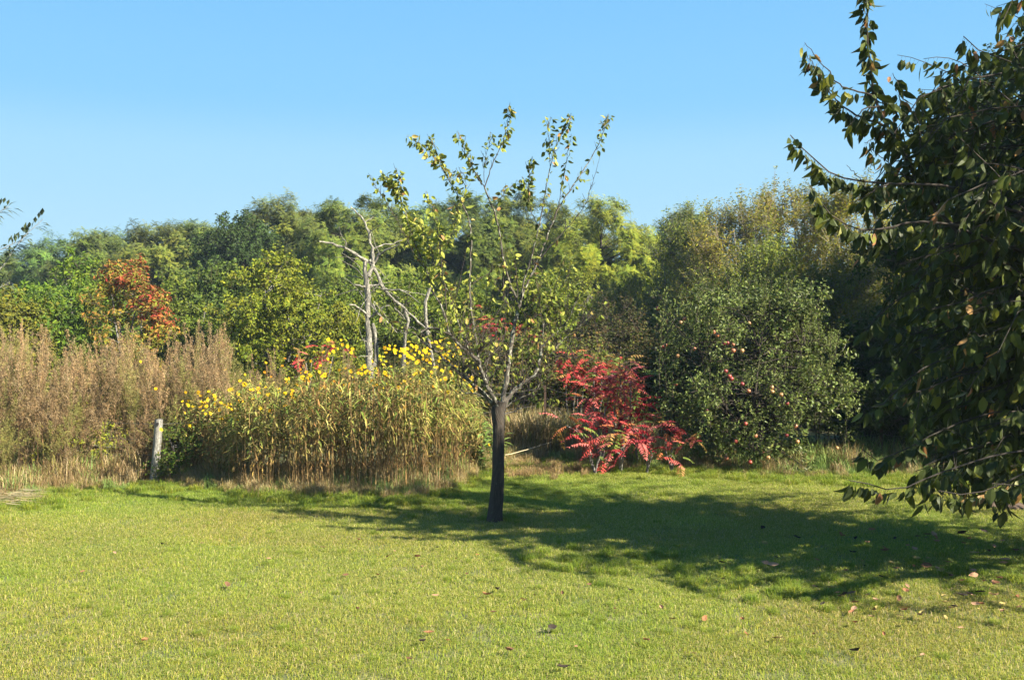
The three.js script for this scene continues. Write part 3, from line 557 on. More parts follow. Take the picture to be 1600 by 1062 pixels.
  add([[846, 542, .33], [848, 517, .36], [852, 500, .38], [856, 480, .4], [862, 450, .42]], .014, .004, { lv: 10, from: .3, yl: .5, tw: 1 });
  add([[845, 542, .33], [869, 519, .4], [886, 501, .46], [896, 480, .5], [905, 455, .55]], .012, .003, { lv: 6, from: .4, yl: .2 });
  add([[842, 562, .3], [852, 557, .4], [868, 556, .5], [886, 561, .6], [905, 560, .7]], .010, .003, {});
  add([[858, 556, .42], [868, 544, .5], [882, 528, .55], [906, 509, .62], [925, 491, .7]], .011, .004, { tw: .6 });
  add([[786, 638, .12], [809, 623, .25], [832, 613, .35], [843, 602, .42]], .016, .005, { lv: 4, from: .5 });
  add([[784, 648, .08], [802, 643, .2], [819, 635, .3], [834, 620, .38], [846, 592, .45]], .011, .004, { lv: 4 });
  add([[770, 632, -.04], [757, 622, .08], [744, 615, .12], [724, 612, .16], [716, 594, .2], [704, 571, .22], [703, 550, .24]], .013, .004, {});
  add([[720, 606, .16], [722, 590, .1], [726, 566, .05]], .008, .003, {});
  add([[740, 556, -.28], [728, 530, -.2], [719, 511, -.15], [709, 486, -.1], [705, 460, -.1]], .010, .003, { lv: 12, from: .4, yl: .7 });
  add([[748, 563, -.25], [752, 540, -.3], [752, 520, -.35]], .008, .003, { tw: 2 });
  add([[757, 568, -.2], [770, 552, -.1], [783, 538, 0], [790, 520, .05]], .009, .003, { tw: 1 });
  add([[762, 605, -.12], [760, 575, 0], [770, 540, .1], [785, 515, .18], [800, 490, .2]], .011, .004, { lv: 5, yl: .5 });
  add([[809, 495, .22], [790, 471, .1], [775, 448, 0], [759, 429, -.08]], .008, .003, { lv: 12, from: .4, yl: .7 });
  add([[808, 505, .22], [818, 520, .3], [831, 532, .36], [846, 520, .42]], .008, .003, {});
  add([[812, 482, .22], [830, 500, .1], [842, 470, .05], [846, 440, .02]], .008, .003, { lv: 8, yl: .5 });
  add([[808, 480, .22], [808, 450, .3], [806, 418, .34], [796, 385, .36]], .008, .003, { lv: 12, from: .3, yl: .6 });
  add([[866, 560, .48], [870, 530, .45], [868, 490, .4], [872, 460, .38]], .007, .002, { lv: 5, yl: .3 });
  const shapes = [0, 1, 2, 3].map((k) => leafShape(700 + k, .052, .033, 3, [.4, .7, .3, 1.0][k], [.3, -.35, .55, .1][k], [.1, -.15, .2, 0][k]));
  const cols = [[.10, .13, .022], [.16, .195, .028], [.25, .285, .04], [.36, .365, .06], [.42, .32, .09], [.34, .18, .06], [.07, .09, .018]];
  const mats = tinted(M.gloss, cols);
  const leafAt = (p, d, yl, extra = 1) => { const u = r(), tone = u < .06 ? (r() < .5 ? 4 : 5) : r() < yl ? (r() < .55 ? 2 : 3) : r.pick([0, 0, 1, 1, 6]); leaves.push({ p, d, roll: r() * 6.28, s: r.b(.7, 1.2), shape: Math.floor(r() * 4), tone, show: extra * (p.y > 2.3 ? 2 : 1) * r.b(.5, 1) }); };
  const dress = (pts, lv, from, yl) => {
    let len = 0; for (let k = 1; k < pts.length; k++) len += pts[k].distanceTo(pts[k - 1]);
    const n = Math.round(lv * len * (1 - from));
    for (let k = 0; k < n; k++) { const t = from + (1 - from) * Math.pow(r(), .85), p = along(pts, Math.min(.999, t)), tg = tangent(pts, t), q = perp(r, tg); leafAt(p.addScaledVector(q, .012), q.multiplyScalar(.75).addScaledVector(tg, .15).add(V(0, -.75 + r.s(.5), 0)).normalize(), yl); }
  };
  const base0 = out.slice();
  base0.forEach((b) => {
    if (b.lv) dress(b.pts, b.lv * ((b.yl ?? 0) > .5 ? 3.0 : 1.7), b.from ?? 0, b.yl ?? .4);
    // spur twigs
    const n = Math.round((b.lv ? 10 : 17) * (b.tw ?? 1) * (b.pts.length / 12));
    for (let k = 0; k < n; k++) {
      const t = r.b(.2, .95), p = along(b.pts, t), tg = tangent(b.pts, t), d = perp(r, tg).add(tg.clone().multiplyScalar(.5)).add(V(0, .5, 0)).normalize(), high = p.y > 2.1, len = high ? r.b(.02, .10) : r.b(.06, .32) * (r() < .35 ? 2.0 : 1), s = shoot(r, p, d, len, { n: 5, wob: .12, bend: V(0, .7, 0) }); if (high && t > .9) continue;
      shoots.tube(s, (q) => lerp(.003, .0012, q), 4, () => white);
      if (((b.lv || 0) > 4 && r() < .8) || r() < .3) dress(s, 18, .3, b.yl ?? .6);
    }
  });
  part('trunk', trunk.geo(), M.darkBark, root); part('limbs', wood.geo(), M.plumBark, root); part('shoots', shoots.geo(), M.twigBark, root);
  dressLeaves(root, leaves, shapes, mats, cols, 300, 'leaf', mats[1].clone());
  root.traverse((m) => { if (m.isInstancedMesh) { m.material = M.gloss; } });
}

// ------------------------------------------------------------------ cherry tree on the right
{
  const r = rng(51), root = thing('cherry_tree', 'large dark-leaved cherry tree with drooping branches on the right of the lawn', 'tree', [5.4, 0, -7.0]), off = root.position, wood = new GB(), leaves = [];
  const L = ([px, py, d = 7]) => P(px, py, d).sub(off), all = [];
  const tp = curve([V(0, -.05, 0), V(.05, .6, .03), V(-.05, 1.3, 0), V(0, 2.2, .05), V(.1, 3.4, 0), V(.05, 4.9, -.05)], 20, r, .01);
  wood.tube(tp, (t) => lerp(.15, .03, t) + .05 * Math.exp(-t * 22), 12, () => white);
  const hang = (pts, from, step, dense = 1, yl = .06) => {
    let len = 0; for (let k = 1; k < pts.length; k++) len += pts[k].distanceTo(pts[k - 1]);
    const n = Math.round(len * (1 - from) / step * dense);
    for (let k = 0; k < n; k++) {
      const t = from + (1 - from) * (k + r()) / n, p = along(pts, Math.min(.999, t)), tg = tangent(pts, t), q = perp(r, tg); q.y *= .5;
      const d = q.multiplyScalar(.6).add(V(0, -1 + r.s(.35), 0)).addScaledVector(tg, .35).normalize(), tip = p.clone().addScaledVector(q, .02);
      const u = r(), tone = u < .014 ? 4 : u < .028 ? 5 : u < .028 + yl ? 3 : r.pick([0, 0, 0, 1, 1, 2]);
      const w = tip.clone().add(off), fx = w.x / -w.z * F + 800, inside = fx > 1180 && fx < 1640 ? 1 : .02;
      leaves.push({ p: tip, d, roll: r() * 6.28, s: r.b(.6, 1.15), shape: Math.floor(r() * 7), tone, show: inside * (1 / -w.z) * (w.y > 2.9 || fx < 1420 || w.y < .85 ? 3 : 1) * r.b(.6, 1) });
    }
  };
  const add = (q, r0, r1, o = {}) => { const pts = curve(q, o.n ?? q.length * 4, r, .008); wood.tube(pts, (t) => lerp(r0, r1, Math.pow(t, .7)), r0 > .02 ? 7 : 5, () => white); all.push(pts); if (o.step) hang(pts, o.from ?? .3, o.step * .62, 1, o.yl); return pts; };
  const px = (a) => a.map(L);
  // limbs drawn against the sky
  add([tp[9], ...px([[1560, 400, 7.1], [1480, 345, 7], [1437, 285, 7], [1421, 253, 7], [1390, 196, 6.95], [1372, 160, 6.9], [1363, 122, 6.9], [1359, 75, 6.85], [1356, 20, 6.8], [1354, -25, 6.8]])], .045, .004, { n: 40, from: .62, step: .015 });
  add(px([[1390, 196, 6.95], [1358, 187, 7], [1322, 168, 7.05], [1300, 145, 7.1], [1284, 118, 7.12], [1262, 82, 7.15]]), .010, .002, { from: .02, step: .012, yl: .12 });
  add(px([[1366, 150, 6.9], [1346, 144, 6.85], [1315, 130, 6.8], [1283, 95, 6.78], [1259, 65, 6.75]]), .008, .002, { from: .1, step: .05, yl: .15 });
  add(px([[1421, 253, 7], [1405, 215, 7.1], [1396, 194, 7.12], [1407, 166, 7.15], [1406, 135, 7.2], [1397, 113, 7.2]]), .010, .002, { from: .1, step: .022 });
  add([tp[8], ...px([[1560, 320, 7], [1490, 292, 6.9], [1430, 287, 6.85], [1370, 285, 6.8], [1334, 281, 6.8], [1299, 271, 6.75], [1263, 237, 6.7], [1236, 210, 6.7]])], .03, .003, { n: 30, from: .48, step: .014 });
  for (const q of [[[1421, 253, 7], [1450, 215, 7.1], [1470, 180, 7.2], [1478, 150, 7.2]], [[1437, 285, 7], [1404, 266, 6.9], [1380, 246, 6.8], [1360, 230, 6.8]], [[1376, 165, 6.9], [1352, 170, 6.8], [1335, 186, 6.8], [1326, 202, 6.8]], [[1363, 120, 6.9], [1380, 140, 6.95], [1390, 160, 7]], [[1402, 215, 7], [1376, 214, 7.1], [1352, 222, 7.1]], [[1430, 265, 7], [1440, 225, 6.9], [1436, 190, 6.9], [1428, 165, 6.9]], [[1470, 320, 7], [1462, 250, 7], [1476, 200, 7]], [[1500, 300, 6.9], [1520, 220, 6.9], [1540, 170, 6.9]], [[1390, 285, 6.8], [1360, 300, 6.7], [1335, 318, 6.7]], [[1400, 352, 6.7], [1370, 380, 6.7], [1345, 400, 6.7]]])
    add(px(q), .008, .002, { from: .1, step: .024, yl: .1 });
  add(px([[1352, 283, 6.8], [1335, 268, 6.75], [1324, 257, 6.7]]), .004, .0015, {});
  add([tp[7], ...px([[1560, 380, 6.8], [1490, 352, 6.75], [1430, 346, 6.7], [1390, 355, 6.65], [1354, 361, 6.6], [1327, 354, 6.6], [1295, 330, 6.55], [1267, 289, 6.5]])], .03, .003, { n: 30, from: .5, step: .018, yl: .12 });
  add([tp[12], ...px([[1640, 210, 7], [1596, 170, 7], [1565, 142, 7], [1532, 122, 7]])], .022, .004, { from: .45, step: .022, yl: .15 });
  add([tp[13], ...px([[1660, 130, 6.6], [1600, 100, 6.5], [1544, 83, 6.5], [1508, 55, 6.5]])], .02, .003, { from: .45, step: .02 });
  add(px([[1600, 100, 6.5], [1585, 80, 6.5], [1575, 62, 6.5], [1580, 48, 6.5]]), .006, .002, { from: .2, step: .03 });
  add(px([[1500, 300, 7], [1492, 230, 7.05], [1485, 174, 7.1], [1473, 136, 7.1]]), .012, .003, { from: .3, step: .02, yl: .2 });
  add(px([[1460, 330, 7], [1450, 260, 7.1], [1440, 215, 7.2], [1445, 170, 7.3]]), .01, .003, { from: .2, step: .022 });
  // low branches whose leaves hang in front of the lawn
  add([tp[4], ...px([[1620, 700, 6.4], [1520, 720, 6.3], [1440, 752, 6.2], [1385, 766, 6.2], [1352, 753, 6.2], [1326, 750, 6.2]])], .018, .003, { from: .5, step: .026 });
  add([tp[4], ...px([[1660, 720, 6.1], [1580, 748, 5.9], [1534, 768, 5.9], [1500, 772, 5.9], [1466, 766, 5.9]])], .016, .003, { from: .3, step: .018 });
  add([tp[4], ...px([[1680, 700, 6], [1620, 745, 5.8], [1580, 758, 5.8], [1550, 755, 5.8]])], .014, .003, { from: .3, step: .022 });
  add([tp[4], ...px([[1600, 640, 6.8], [1500, 660, 6.7], [1420, 700, 6.6], [1370, 720, 6.6], [1345, 700, 6.6]])], .016, .003, { from: .45, step: .022 });
  add([tp[5], ...px([[1580, 560, 6.9], [1480, 560, 6.8], [1420, 590, 6.7], [1380, 630, 6.7], [1350, 640, 6.7]])], .018, .003, { from: .45, step: .024, yl: .12 });
  add([tp[6], ...px([[1560, 470, 7], [1480, 450, 6.9], [1420, 460, 6.8], [1375, 490, 6.8], [1350, 520, 6.8]])], .02, .003, { from: .5, step: .026 });
  // the rest of the crown
  const c0 = V(0, 2.5, 0);
  for (let k = 0; k < 250; k++) {
    let u; do { u = V(r.s(1), r.s(1), r.s(1)); } while (u.lengthSq() > 1); u.setLength(Math.pow(u.length(), .5));
    const e = V(u.x * 2.75, u.x > -.35 ? 2.9 + u.y * 3.3 : 2.55 + u.y * 2.15, u.z * 2.6);
    if (e.x > -.2 && k % 5 < 2) continue;      // the open far side of the crown lets flecks of sun through
    if (e.y < .75) e.y = .75 + r() * .5;
    const t = clamp((e.y - .5) / 5.2, .18, .95), a = along(tp, t * r.b(.7, 1));
    const mid = a.clone().lerp(e, .55).add(V(0, .22 * a.distanceTo(e), 0));
    const pts = curve([a, mid, e, e.clone().add(V(u.x * .2, -.25, u.z * .2))], 10, r, .015); wood.tube(pts, (q) => lerp(.016, .003, q), 4, () => white);
    const hi = e.x > -.7; hang(pts, .35, hi ? .055 : .03, 1, .08);
    for (let q = 0; q < 4; q++) { const t2 = r.b(.4, .9), b = along(pts, t2), s = shoot(r, b, perp(r, tangent(pts, t2)).addScaledVector(tangent(pts, t2), .8).add(V(0, .15, 0)), r.b(.3, .6), { n: 5, wob: .1, bend: V(0, -.5, 0) }); wood.tube(s, (w) => lerp(.005, .002, w), 3, () => white); hang(s, .15, hi ? .085 : .04, 1, .06); }
  }
  // the low, dense side of the crown that hangs towards the lawn
  for (let k = 0; k < 170; k++) {
    const py = r.b(330, 752), px = r.b(table([[330, 1430], [420, 1400], [500, 1372], [600, 1345], [700, 1340], [752, 1380]], py) + Math.abs(r.n()) * 110 - 20, 1680), d = r.b(6.5, 8.8), e = L([px, py, d]);
    const a = along(tp, clamp((e.y + .3) / 5.2, .15, .8)), mid = a.clone().lerp(e, .5).add(V(0, .3, 0)), pts = curve([a, mid, a.clone().lerp(e, .82).add(V(0, .12, 0)), e], 12, r, .015); wood.tube(pts, (q) => lerp(.015, .003, q), 4, () => white);
    hang(pts, .5, .022, 1, .05);
    for (let q = 0; q < 4; q++) { const t2 = r.b(.55, .95), b = along(pts, t2), s = shoot(r, b, perp(r, tangent(pts, t2)).addScaledVector(tangent(pts, t2), .6), r.b(.2, .45), { n: 5, wob: .1, bend: V(0, -.6, 0) }); wood.tube(s, (w) => lerp(.004, .0015, w), 3, () => white); hang(s, .1, .03, 1, .05); }
  }
  const shapes = [0, 1, 2, 3, 4, 5, 6].map((k) => leafShape(720 + k, [.105, .09, .11, .095, .10, .075, .115][k], [.052, .05, .046, .055, .04, .046, .058][k], 3, [.3, .5, .2, .4, .8, .3, .15][k], [.18, -.25, .42, .05, -.45, .6, .25][k], [.08, -.12, .18, 0, .22, -.25, .1][k]));
  const cols = [[.038, .052, .006], [.05, .068, .007], [.075, .098, .009], [.18, .18, .018], [.34, .19, .06], [.26, .12, .045]];
  const base = leafy({ name: 'cherry leaf', clearcoat: .22, clearcoatRoughness: .4, transmission: .36 }), mats = tinted(base, cols);
  part('trunk', wood.geo(), M.darkBark, root);
  dressLeaves(root, leaves, shapes, mats, cols, 300, 'leaf', base);
  console.log('cherry leaves', leaves.length);
}

// ------------------------------------------------------------------ apple tree
{
  const r = rng(61), d = 13.4, c0 = P(1172, 600, d), base = V(c0.x, 0, -d), root = thing('apple_tree', 'low bushy apple tree hung with small red apples', 'tree', base.toArray()), wood = new GB(), list = [[], []], tips = [];
  const mApple = leafy({ name: 'apple leaf', clearcoat: .28, clearcoatRoughness: .38, transmission: .3 });
  const sprays = [0, 1].map((k) => sprayBroad(740 + k, 26, .062, .036, .30, .7, [[.085, .115, .02], [.11, .145, .026], [.055, .078, .012], [.18, .215, .055], [.095, .125, .022]], { stems: 3, tw: .006 }));
  const stems = [];
  for (let k = 0; k < 5; k++) { const a = k * 1.3 + .3, pts = curve([V(r.s(.08), -.05, r.s(.08)), V(Math.cos(a) * .18, .5, Math.sin(a) * .15), V(Math.cos(a) * .5, 1.1, Math.sin(a) * .4), V(Math.cos(a) * .75, 1.65, Math.sin(a) * .6)], 9, r, .015); wood.tube(pts, (t) => lerp(.05, .015, t), 6, () => white); stems.push(pts); }
  const outline = [[440, 0, 0], [455, 1175, 1240], [480, 1050, 1262], [520, 1030, 1272], [560, 1020, 1285], [600, 1025, 1305], [640, 1050, 1325], [680, 1090, 1325], [715, 1108, 1290], [745, 1122, 1232]];
  const lo = (y) => table(outline.slice(1).map((o) => [o[0], o[1]]), y), hi = (y) => table(outline.slice(1).map((o) => [o[0], o[2]]), y);
  for (let k = 0; k < 250; k++) {
    const py = r.b(458, 738), px = r.b(lo(py) - 26 + 52 * fbm(py * .03, 2, 2), hi(py) - 34 + 64 * fbm(py * .035, 8, 2)); if (fbm(px * .022 + 3, py * .022, 3) < .47 || (px < 1110 && py < 570 && r() < .5) || (px > 1225 && py > 690 && r() < .7)) continue;
    const mid = (lo(py) + hi(py)) / 2, half = (hi(py) - lo(py)) / 2, e = Math.sqrt(clamp(1 - Math.pow((px - mid) / half, 2) * .85)), dz = r.s(1.25) * e;
    const c = P(px, py, d).sub(base); c.z = dz; if (c.y < .12) c.y = .12;
    const st = r.pick(stems), a = along(st, clamp(c.y / 1.8, .15, .98)), pts = curve([a, a.clone().lerp(c, .5).add(V(0, .15, 0)), c], 6, r, .02); wood.tube(pts, (t) => lerp(.011, .003, t), 4, () => white);
    const tone = 1 + r.s(.18);
    for (let q = 0; q < (px < 1110 ? 4 : 6); q++) { const p = c.clone().add(r.dir().multiplyScalar(.21 * Math.pow(r(), .5))); if (p.y < .08) continue; list[q % 2].push([place(p, V(c.x * .3 + r.s(.7), r.b(-.3, 1), c.z * .3 + r.s(.7)).normalize(), r() * 6.28, r.b(.75, 1.15)), [tone, tone, tone * .95]]); }
  }
  // upright water shoots on the right of the crown
  for (let k = 0; k < 66; k++) {
    const px = r() < .75 ? r.b(1165, 1310) : r.b(1010, 1160), top = table([[1020, 470], [1100, 450], [1180, 432], [1260, 455], [1310, 525]], px) + r.b(-18, 60), a = P(px + r.s(6), top + r.b(90, 190), d + r.s(.6)).sub(base), b = P(px, top, d).sub(base); b.z = a.z + r.s(.08);
    const pts = curve([a, a.clone().lerp(b, .5).add(V(r.s(.03), 0, r.s(.03))), b], 8, r, .006); wood.tube(pts, (t) => lerp(.007, .002, t), 4, () => white);
    for (let q = 0; q < 14; q++) { const p = along(pts, .1 + .9 * q / 14); list[q % 2].push([place(p, V(r.s(.6), 1, r.s(.6)).normalize(), r() * 6.28, r.b(.3, .48)), [1.35, 1.3, 1.3]]); }
  }
  part('trunk', wood.geo(), M.darkBark, root);
  const apTwig = new GB();
  const ag = new THREE.LatheGeometry([[0, -.82], [.25, -.9], [.62, -.72], [.92, -.2], [1, .2], [.88, .62], [.5, .88], [.18, .82], [0, .6]].map((p) => new THREE.Vector2(...p)), 14);
  const am = [[.30, .05, .03], [.36, .13, .06], [.42, .22, .09], [.22, .03, .03]].map((c) => { const m = new THREE.MeshPhysicalMaterial({ name: 'apple skin', roughness: .45, clearcoat: .3, clearcoatRoughness: .3 }); m.color.setRGB(...c); return m; });
  for (const [px, py, dz = -.5] of [[1028, 482, 0], [1042, 501, -.1], [1070, 498, -.3], [1064, 504, -.3], [1040, 539, -.2], [1036, 542, -.2], [1085, 545, -.7], [1059, 556, -.5], [1115, 519, -.5], [1121, 524, -.6], [1131, 537, -.8], [1137, 536, -.8], [1146, 538, -.8], [1146, 548, -.9], [1160, 548, -.9], [1171, 505, -.4], [1134, 580, -.95], [1143, 592, -1], [1140, 588, -1], [1160, 600, -1.1], [1170, 611, -1.1], [1206, 605, -1], [1207, 612, -1], [1221, 617, -1], [1230, 630, -1], [1229, 680, -.9], [1243, 666, -.9], [1180, 681, -1], [1200, 715, -.9], [1246, 690, -.8], [1135, 716, -.7], [1165, 662, -1], [1308, 700, -.3], [1104, 641, -.8], [1172, 722, -.8], [1192, 705, -.8], [1150, 690, -.9], [1056, 600, -.5]]) {
    const p = P(px, py, d + dz).sub(base), m = new THREE.Mesh(ag, r.pick(am)); m.name = 'apple'; m.position.copy(p); m.scale.setScalar(r.b(.024, .031)); m.rotation.set(r.s(.5), r() * 6, r.s(.5)); m.castShadow = m.receiveShadow = true; root.add(m);
    const q = p.clone().add(V(r.s(.03), .09, -.08)), st = r.pick(stems); apTwig.tube(curve([along(st, clamp(q.y / 1.8, .3, .95)), q.clone().multiplyScalar(.7).add(V(0, .25, 0)), q, p.clone().add(V(0, .028, 0))], 9, r, .008), (t) => lerp(.009, .002, t), 4, () => white);
    for (let k = 0; k < 4; k++) list[k % 2].push([place(q.clone().add(r.dir().multiplyScalar(.09)).add(V(0, .02, -.05)), V(r.s(1), r.b(-.4, .8), r.s(.6)).normalize(), r() * 6.28, r.b(.5, .85)), white]);
  }
  part('twigs', apTwig.geo(), M.darkBark, root);
  sprays.forEach((g, k) => inst('crown', g, mApple, list[k], root, 'stuff'));
}

// ------------------------------------------------------------------ sumac shrubs
function frondShape(seed, len, pairs, L, W) {
  const r = rng(seed), g = new GB(), at = (t) => V(0, len * t - .2 * len * t * t, .55 * len * t * t);
  for (let k = 0; k < 5; k++) g.strip(at(k / 5), at((k + 1) / 5 + .02), .006, [.55, .5, .35]);
  for (let k = 0; k < pairs; k++) for (const s of [-1, 1]) { const t = .18 + .8 * k / (pairs - 1), w = Math.sin(Math.PI * (.25 + .62 * t)), d = V(s, .45, .75 + r.s(.35)).normalize(); g.leaf(at(t), d, V(0, .3, -1), L * w * r.b(.85, 1.15), W * r.b(.85, 1.15), vary(r, white, .2, .06), { droop: .25, fold: .35 }); }
  g.leaf(at(1), V(0, .8, .5).normalize(), V(0, .5, -1), L * .7, W, white, { droop: .2 });
  return g.geo();
}
const frondGeos = [0, 1, 2, 3].map((k) => frondShape(760 + k, .29, 7 + k % 3, .088, .029));
const frondMats = tinted(M.gloss, [[.39, .026, .034], [.45, .06, .045], [.42, .14, .045], [.52, .13, .11], [.25, .018, .024], [.16, .21, .03], [.34, .20, .05]]);
function sumac(label, d, stemsAt, tufts, weights, seed) {
  const r = rng(seed), b0 = P(stemsAt[0][0], 700, d).setY(0), root = thing('sumac_shrub', label, 'shrub', b0.toArray(), null), wood = new GB();
  tufts.forEach(([px, py, n, dz = 0, spread = .2, size = 1]) => {
    const c = P(px, py, d + dz).sub(b0), s = stemsAt.reduce((a, q) => Math.abs(q[0] - px) < Math.abs(a[0] - px) ? q : a), foot = P(s[0], 700, d + dz * .5).setY(0).sub(b0);
    wood.tube(curve([foot, foot.clone().lerp(c, .5).add(V(r.s(.08), .08, r.s(.08))), c.clone().add(V(0, -.12, 0))], 6, r, .01), (t) => lerp(.016, .007, t), 5, () => white);
    for (let k = 0; k < Math.round(n * 1.75); k++) {
      const p = c.clone().add(V(r.s(spread), r.s(spread * .7) - .05, r.s(spread))), az = r() * 6.28, d2 = V(Math.cos(az), r.b(-.5, 1.3), Math.sin(az) + .25).normalize();
      let u = r(), t = 0; while (u > weights[t] && t < weights.length - 1) { u -= weights[t]; t++; }
      const m = new THREE.Mesh(r.pick(frondGeos), frondMats[t]); m.name = 'frond'; m.position.copy(p);
      const z = V(0, -1, 0).addScaledVector(d2, d2.y).normalize(), x = V().crossVectors(d2, z); m.quaternion.setFromRotationMatrix(new THREE.Matrix4().makeBasis(x, d2, z)); m.scale.setScalar(size * r.b(.55, 1.1)); m.castShadow = m.receiveShadow = true; root.add(m);
    }
  });
  part('stems', wood.geo(), M.greyBark, root);
}
sumac('crimson sumac shrub left of the apple tree, brightest at its middle', 13.5, [[940, 0], [975, 0], [1000, 0]], [[930, 600, 9], [955, 595, 10], [980, 600, 10], [945, 625, 10], [975, 630, 12], [1000, 635, 9], [915, 630, 6, .2], [960, 648, 9, -.1], [990, 650, 8, -.1], [985, 585, 6, .1], [970, 575, 5, .2]], [.28, .26, .09, .15, .16, .05, .01], 771);
sumac('low sumac growth of pink and orange fronds at the fence', 12.75, [[930, 0], [970, 0], [1010, 0], [1050, 0]], [[900, 655, 4], [885, 650, 3], [930, 685, 6], [955, 690, 6], [950, 705, 5, -.1], [985, 675, 7], [1015, 670, 7], [1040, 675, 6], [1065, 685, 5], [1010, 690, 5], [1040, 700, 3], [920, 670, 4], [970, 665, 5]], [.12, .20, .20, .25, .06, .12, .05], 772);
sumac('upper sumac with dark red fronds above the bramble', 15.6, [[900, 0], [930, 0]], [[895, 565, 6], [915, 575, 6], [930, 560, 6], [900, 590, 5], [940, 575, 5], [885, 580, 3], [960, 565, 4, .2]], [.30, .24, .10, .10, .22, .02, .02], 773);
sumac('green and orange sumac tops behind the crimson sumac', 14.2, [[960, 0]], [[960, 572, 5], [985, 580, 5], [955, 590, 4], [975, 560, 4], [1000, 590, 3]], [.02, .05, .2, .05, .02, .36, .3], 774);
sumac('red sumac seen through the fruit tree crown', 17.5, [[770, 0], [800, 0], [840, 0]], [[762, 490, 4], [757, 505, 4], [775, 505, 4], [800, 512, 4], [765, 515, 3], [850, 520, 3], [838, 530, 4], [825, 515, 3], [805, 565, 2], [790, 560, 2]], [.30, .26, .12, .08, .20, .02, .02], 775);
sumac('small red sumac sprout below the yellow-green bush', 16.5, [[485, 0]], [[487, 548, 4], [478, 556, 3], [520, 545, 2]], [.30, .26, .12, .08, .20, .02, .02], 776);

